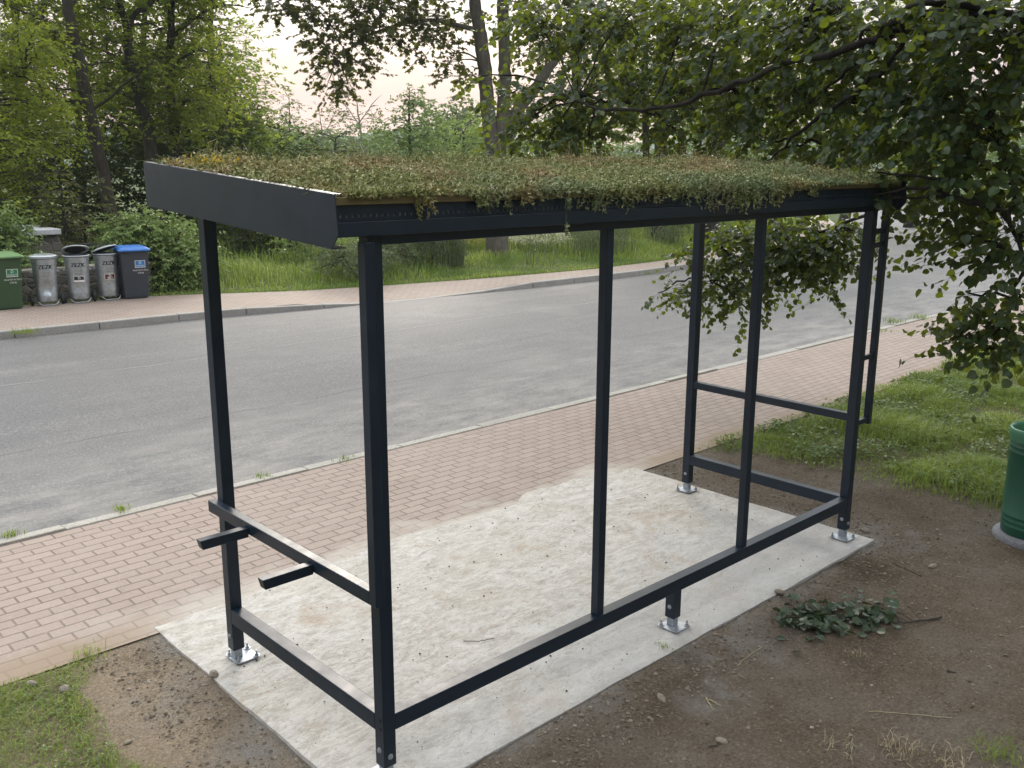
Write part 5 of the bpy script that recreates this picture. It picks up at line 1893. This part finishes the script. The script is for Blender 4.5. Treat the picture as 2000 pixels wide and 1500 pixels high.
# broad weed leaves among the lawn
G = Geo()
m = 22000
x = np.concatenate([rng.uniform(4.6, 9.5, m), rng.uniform(-2.0, -.35, 4200)])
y = np.concatenate([rng.uniform(-1.3, 2.0, m), rng.uniform(.4, 1.95, 4200)])
k = rng.random(len(x)) < lawn_mask(x, y) * np.clip(fbm(x, y, 2.6, 81, 3) * 4 + .55, 0, 1)
x, y = x[k], y[k]
P = np.stack([x, y, soil_z(x, y) + rng.uniform(.008, .085, len(x)) * np.where(x > 3, 1, .4)], 1)
d = rng.normal(0, 1, (len(x), 3))
d[:, 2] *= .25
sz = np.where(x > 3, rng.uniform(.025, .07, len(x)), rng.uniform(.012, .026, len(x)))
G.cards(P, unit(d), np.array([0, 0, 1.]) + rng.normal(0, .35, (len(x), 3)), sz, sz * .55, *LANCE)
tag(G.obj("lawn_weeds", leaf_mat("weed_leaf", [(.07, .12, .03), (.13, .20, .05), (.20, .27, .08)], .3, .45, .3, (.2, .25, .05))), "broad leaved weeds lying among the lawn grass", "weeds", kind="stuff")

# dry tufts and weeds, each a plant of its own
def tuft(name, x, y, z, n, h, w, spread, label, mat=GRASS, lean=.9, group="small tufts on the ground"):
    G = Geo()
    p = np.stack([rng.normal(0, spread, n), rng.normal(0, spread, n), np.zeros(n)], 1)
    blades(G, p, rng.uniform(h * .5, h, n), w, lean)
    return tag(G.obj(name, mat, loc=(x, y, z)), label, "grass tuft", group)


for (px, py, z, n, h, sp_, lab) in ((22, 1048, -.01, 60, .07, .03, "grass tuft in the kerb joint at the left edge"), (236, 996, -.01, 50, .06, .03, "grass tuft in the kerb joint left of the front post"),
                                    (518, 932, -.01, 50, .045, .04, "grass tuft in the kerb joint right of the front post"), (1748, 631, -.01, 110, .13, .10, "larger grass tuft on the kerb right of the shelter"),
                                    (1797, 623, -.01, 90, .13, .08, "grass tuft on the kerb, furthest right"), (1722, 646, -.01, 60, .06, .1, "flat grass tuft on the kerb beside the outer upright"),
                                    (50, 650, -.02, 160, .10, .12, "grass patch growing over the far kerb at left"), (1258, 533, -.08, 160, .14, .18, "grass patch in the far gutter beyond the second mullion"),
                                    (675, 898, -.01, 40, .05, .05, "sparse grass on the kerb left of the near post")):
    P = ground(px, py, z)
    tuft("grass_tuft", P[0], P[1], z, n, h, .006, sp_, lab)
for (px, py, n, h, sp_, lab, mt) in ((175, 1283, 70, .09, .045, "grass tuft at the pavement edge beside the bare soil", GRASS), (1075, 1330 - 120, 0, .1, .03, "", GRASS),
                                     (1640, 1470, 40, .08, .05, "mixed green and dry tuft at the bottom of the picture", STRAW), (1755, 1468, 55, .08, .05, "straw coloured tuft at the bottom right", STRAW),
                                     (1675, 1282, 26, .07, .03, "withered tuft in front of the fallen branch", STRAW), (1860, 1490, 60, .07, .07, "straw coloured tuft nearest the bottom right corner", STRAW),
                                     (1960, 1480, 90, .09, .06, "green and straw tuft in the bottom right corner", GRASS), (1298, 1268, 24, .06, .02, "little green weed at the pad edge by the middle foot", GRASS)):
    if n:
        P = ground(px, py, -.03)
        zz = float(soil_z(P[0], P[1])) - .004
        P = ground(px, py, zz)
        tuft("grass_tuft", P[0], P[1], zz, n, h, .0035, sp_, lab, mt, 1.1)

# gravel and crumbs of earth
G = Geo()
x = np.concatenate([rng.uniform(-.75, 4.6, 5500), rng.uniform(-1.6, 6.0, 9000)])
y = np.concatenate([np.where(rng.random(5500) < .6, rng.uniform(-.5, -.16, 5500), rng.uniform(-.1, 1.9, 5500)), rng.uniform(-2.6, 2.0, 9000)])
side = (rng.random(5500) < .6)
x[:5500] = np.where((y[:5500] > -.14), np.where(rng.random(5500) < .6, rng.uniform(-.55, -.17, 5500), rng.uniform(4.12, 4.6, 5500)), x[:5500])
k = (lawn_mask(x, y) < .5) & ((x < SX0) | (x > SX1) | (y < SY0))
x, y = x[k], y[k]
s = .003 + .010 * rng.random(len(x)) ** 4
ov = np.array([(1, 0, 0), (-.8, .3, 0), (0, 1, .1), (.1, -.9, 0), (0, .1, .7), (0, 0, -.6)])
V = (ov[None] + rng.normal(0, .2, (len(x), 6, 3))) * s[:, None, None] + np.stack([x, y, soil_z(x, y) + s * .3], 1)[:, None]
b = np.arange(len(x))[:, None] * 6
G.add(V.reshape(-1, 3), [b + np.array([f]) for f in ((0, 2, 4), (2, 1, 4), (1, 3, 4), (3, 0, 4), (2, 0, 5), (1, 2, 5), (3, 1, 5), (0, 3, 5))])
tag(G.obj("gravel", leaf_mat("crumb", [(.12, .095, .07), (.20, .16, .12), (.26, .22, .17), (.36, .32, .27)], 0.0, .95, .15)), "loose gravel and crumbs of earth around the pad", "gravel", kind="stuff")
# straw, twiglets and dead leaves
G = Geo()
m = 1500
x = rng.uniform(-1.0, 5.5, m)
y = rng.uniform(-2.4, 1.9, m)
k = (x < SX0) | (x > SX1) | (y < SY0)
x, y = x[k], y[k]
P = np.stack([x, y, soil_z(x, y) + .008], 1)
a = rng.random(len(x)) * 6.283
l = .012 + .05 * rng.random(len(x)) ** 2
D = np.stack([np.cos(a), np.sin(a), rng.normal(0, .12, len(x))], 1)
G.cards(P, D, np.array([0, 0, 1.]) + rng.normal(0, .3, (len(x), 3)), l, .003 + .004 * rng.random(len(x)), *LANCE)
tag(G.obj("straw_litter", STRAW), "scattered straw and dead leaf bits on the bare soil", "litter", kind="stuff")
# crumbs lying on the pad
G = Geo()
m = 420
x = rng.uniform(SX0 + .05, SX1 - .05, m)
y = rng.uniform(SY0 + .05, SY1 - .05, m)
s = .002 + .006 * rng.random(m) ** 3
V = (ov[None] + rng.normal(0, .2, (m, 6, 3))) * s[:, None, None] + np.stack([x, y, np.full(m, .003)], 1)[:, None]
b = np.arange(m)[:, None] * 6
G.add(V.reshape(-1, 3), [b + np.array([f]) for f in ((0, 2, 4), (2, 1, 4), (1, 3, 4), (3, 0, 4), (2, 0, 5), (1, 2, 5), (3, 1, 5), (0, 3, 5))])
tag(G.obj("pad_crumbs", leaf_mat("dark_crumb", [(.035, .03, .025), (.09, .07, .05), (.18, .14, .1)], 0, .95, .1)), "dark crumbs of earth strewn over the concrete pad", "crumbs", kind="stuff")

# larger stones, each a thing
for (px, py, s, lab) in ((1822, 1107, .035, "angular stone in the soil below the lawn, right of the pad"), (1690, 1037, .028, "pale flat stone beside the pad corner"), (1523, 1158, .035, "upright stone chip leaning on the pad edge"),
                         (1410, 1450, .03, "flat brownish stone at the bottom right of the pad"), (1292, 1365, .028, "brownish stone on dark soil below the back rail"), (418, 1318, .028, "dark stone against the left pad edge"),
                         (128, 1347, .03, "pale stone at the edge of the left grass patch"), (62, 1337, .035, "broad stone at the pavement edge by the left grass"), (288, 1402, .022, "small pale stone right of the left grass patch"), (250, 1450, .02, "small round stone among the left grass")):
    P = ground(px, py, -.03)
    zz = float(soil_z(P[0], P[1])) if not (SX0 < P[0] < SX1 and P[1] > SY0) else 0
    P = ground(px, py, zz)
    bm = bmesh.new()
    bmesh.ops.create_icosphere(bm, subdivisions=2, radius=1)
    sc_ = np.array([s * rng.uniform(.9, 1.3), s * rng.uniform(.6, .9), s * rng.uniform(.4, .6)])
    for v in bm.verts:
        co = np.array(v.co)
        f = 1 + .5 * float(fbm(co[0] * 1.3 + px, co[1] * 1.3 + co[2] * 2, 1.0, 7, 2))
        v.co = co * f * sc_
    me = bpy.data.meshes.new("stone")
    bm.to_mesh(me)
    bm.free()
    me.materials.append(bpy.data.materials.get("field_stone") or mat_kerb("field_stone", (.27, .235, .19)))
    o = bpy.data.objects.new("stone", me)
    COL.objects.link(o)
    o.location = (P[0], P[1], zz + s * .15)
    o.rotation_euler = (rng.normal(0, .2), rng.normal(0, .2), rng.random() * 6)
    tag(o, lab, "stone", "stones lying in the soil")

# dead sticks
for (pts, r, lab, mt) in (([(1745, 1100), (1770, 1112), (1800, 1125)], .006, "short dark stick near the litter bin", BARK_D), ([(1850, 1310), (1900, 1325), (1945, 1335), (1985, 1342)], .006, "long dark stick lying at the right edge", BARK_D),
                          ([(1380, 1362), (1388, 1378), (1395, 1388)], .004, "pale broken stalk, left one of a crossed pair", STRAW), ([(1385, 1366), (1400, 1374), (1408, 1379)], .004, "pale broken stalk, right one of a crossed pair", STRAW),
                          ([(1385, 1458), (1410, 1453), (1425, 1448)], .004, "bent twig beside the flat brownish stone", BARK_D), ([(1440, 1300), (1460, 1282), (1492, 1262)], .003, "pale curved straw stem in front of the fallen branch", STRAW),
                          ([(1696, 1390), (1780, 1394), (1860, 1402)], .0025, "long straw stem above the dry tufts", STRAW), ([(1805, 1254), (1840, 1253), (1862, 1246)], .003, "straw stem right of the fallen branch", STRAW), ([(905, 1252), (940, 1252), (965, 1246)], .0025, "thin dark twig on the concrete pad", BARK_D)):
    W3 = []
    for (px, py) in pts:
        P = ground(px, py, -.03)
        onpad = (SX0 < P[0] < SX1 and P[1] > SY0)
        zz = (.004 if onpad else float(soil_z(P[0], P[1])) + .004)
        P = ground(px, py, zz)
        W3.append(P)
    W3 = np.array(W3)
    o0 = W3[0].copy()
    pth = smooth_path(np.concatenate([W3 - o0, np.linspace(r, r * .5, len(W3))[:, None]], 1), 5, .002)
    G = Geo().tube(pth[:, :3], pth[:, 3], 6)
    tag(G.obj("stick", mt, smooth=True, loc=tuple(o0)), lab, "stick", "sticks and stalks on the soil")

# the fallen linden branch
P0, P1, P2 = [ground(a, b, -.03) for a, b in ((1838, 1212), (1745, 1226), (1520, 1218))]
base = np.array([P0[0], P0[1], float(soil_z(P0[0], P0[1])) + .006])
fb = empty("fallen_branch", tuple(base), "fallen linden branch with limp dark green leaves on the bare soil", "branch")
path = []
for q, r in ((P0, .007), (ground(1790, 1220, -.03), .0055), (P1, .005), (ground(1640, 1215, -.03), .004), (P2, .002)):
    path.append((q[0], q[1], float(soil_z(q[0], q[1])) + .014, r))
sp = smooth_path(path, 6, .003)
Wd, Lf = Geo(), Geo()
Wd.tube(sp[:, :3] - base, sp[:, 3], 6)
m = 210
fr = rng.random(m)
pxx = 1515 + 232 * fr
pyy = 1218 + rng.normal(0, 18, m) + np.where((pxx > 1560) & (pxx < 1640), 8, 0)
for k in range(m):
    q = ground(pxx[k], pyy[k], -.03)
    gz = float(soil_z(q[0], q[1]))
    hh = rng.random() ** 1.8 * .06
    c = np.array([[q[0], q[1], gz + .014 + hh]])
    n_ = np.array([[rng.normal(0, .6), rng.normal(-.3, .6), 1.0]])
    d_ = unit(np.array([[rng.normal(0, 1), rng.normal(-.3, 1), rng.normal(-.1, .25)]]))
    sz = rng.uniform(.042, .070)
    Lf.cards(c - base, d_, n_, sz, sz * .85, *LINDEN)
    i_ = np.argmin(np.linalg.norm(sp[:, :2] - c[0, :2], axis=1))
    if rng.random() < .5:
        Wd.sticks(sp[i_:i_ + 1, :3] - base, c - base, .0018, .001)
Wd.obj("branch_stem", BARK_D, fb, smooth=True)
Lf.obj("leaves", leaf_mat("limp_linden_leaf", [(.022, .045, .022), (.035, .066, .030), (.052, .085, .042), (.10, .135, .085)], .12, .45, .4), fb)
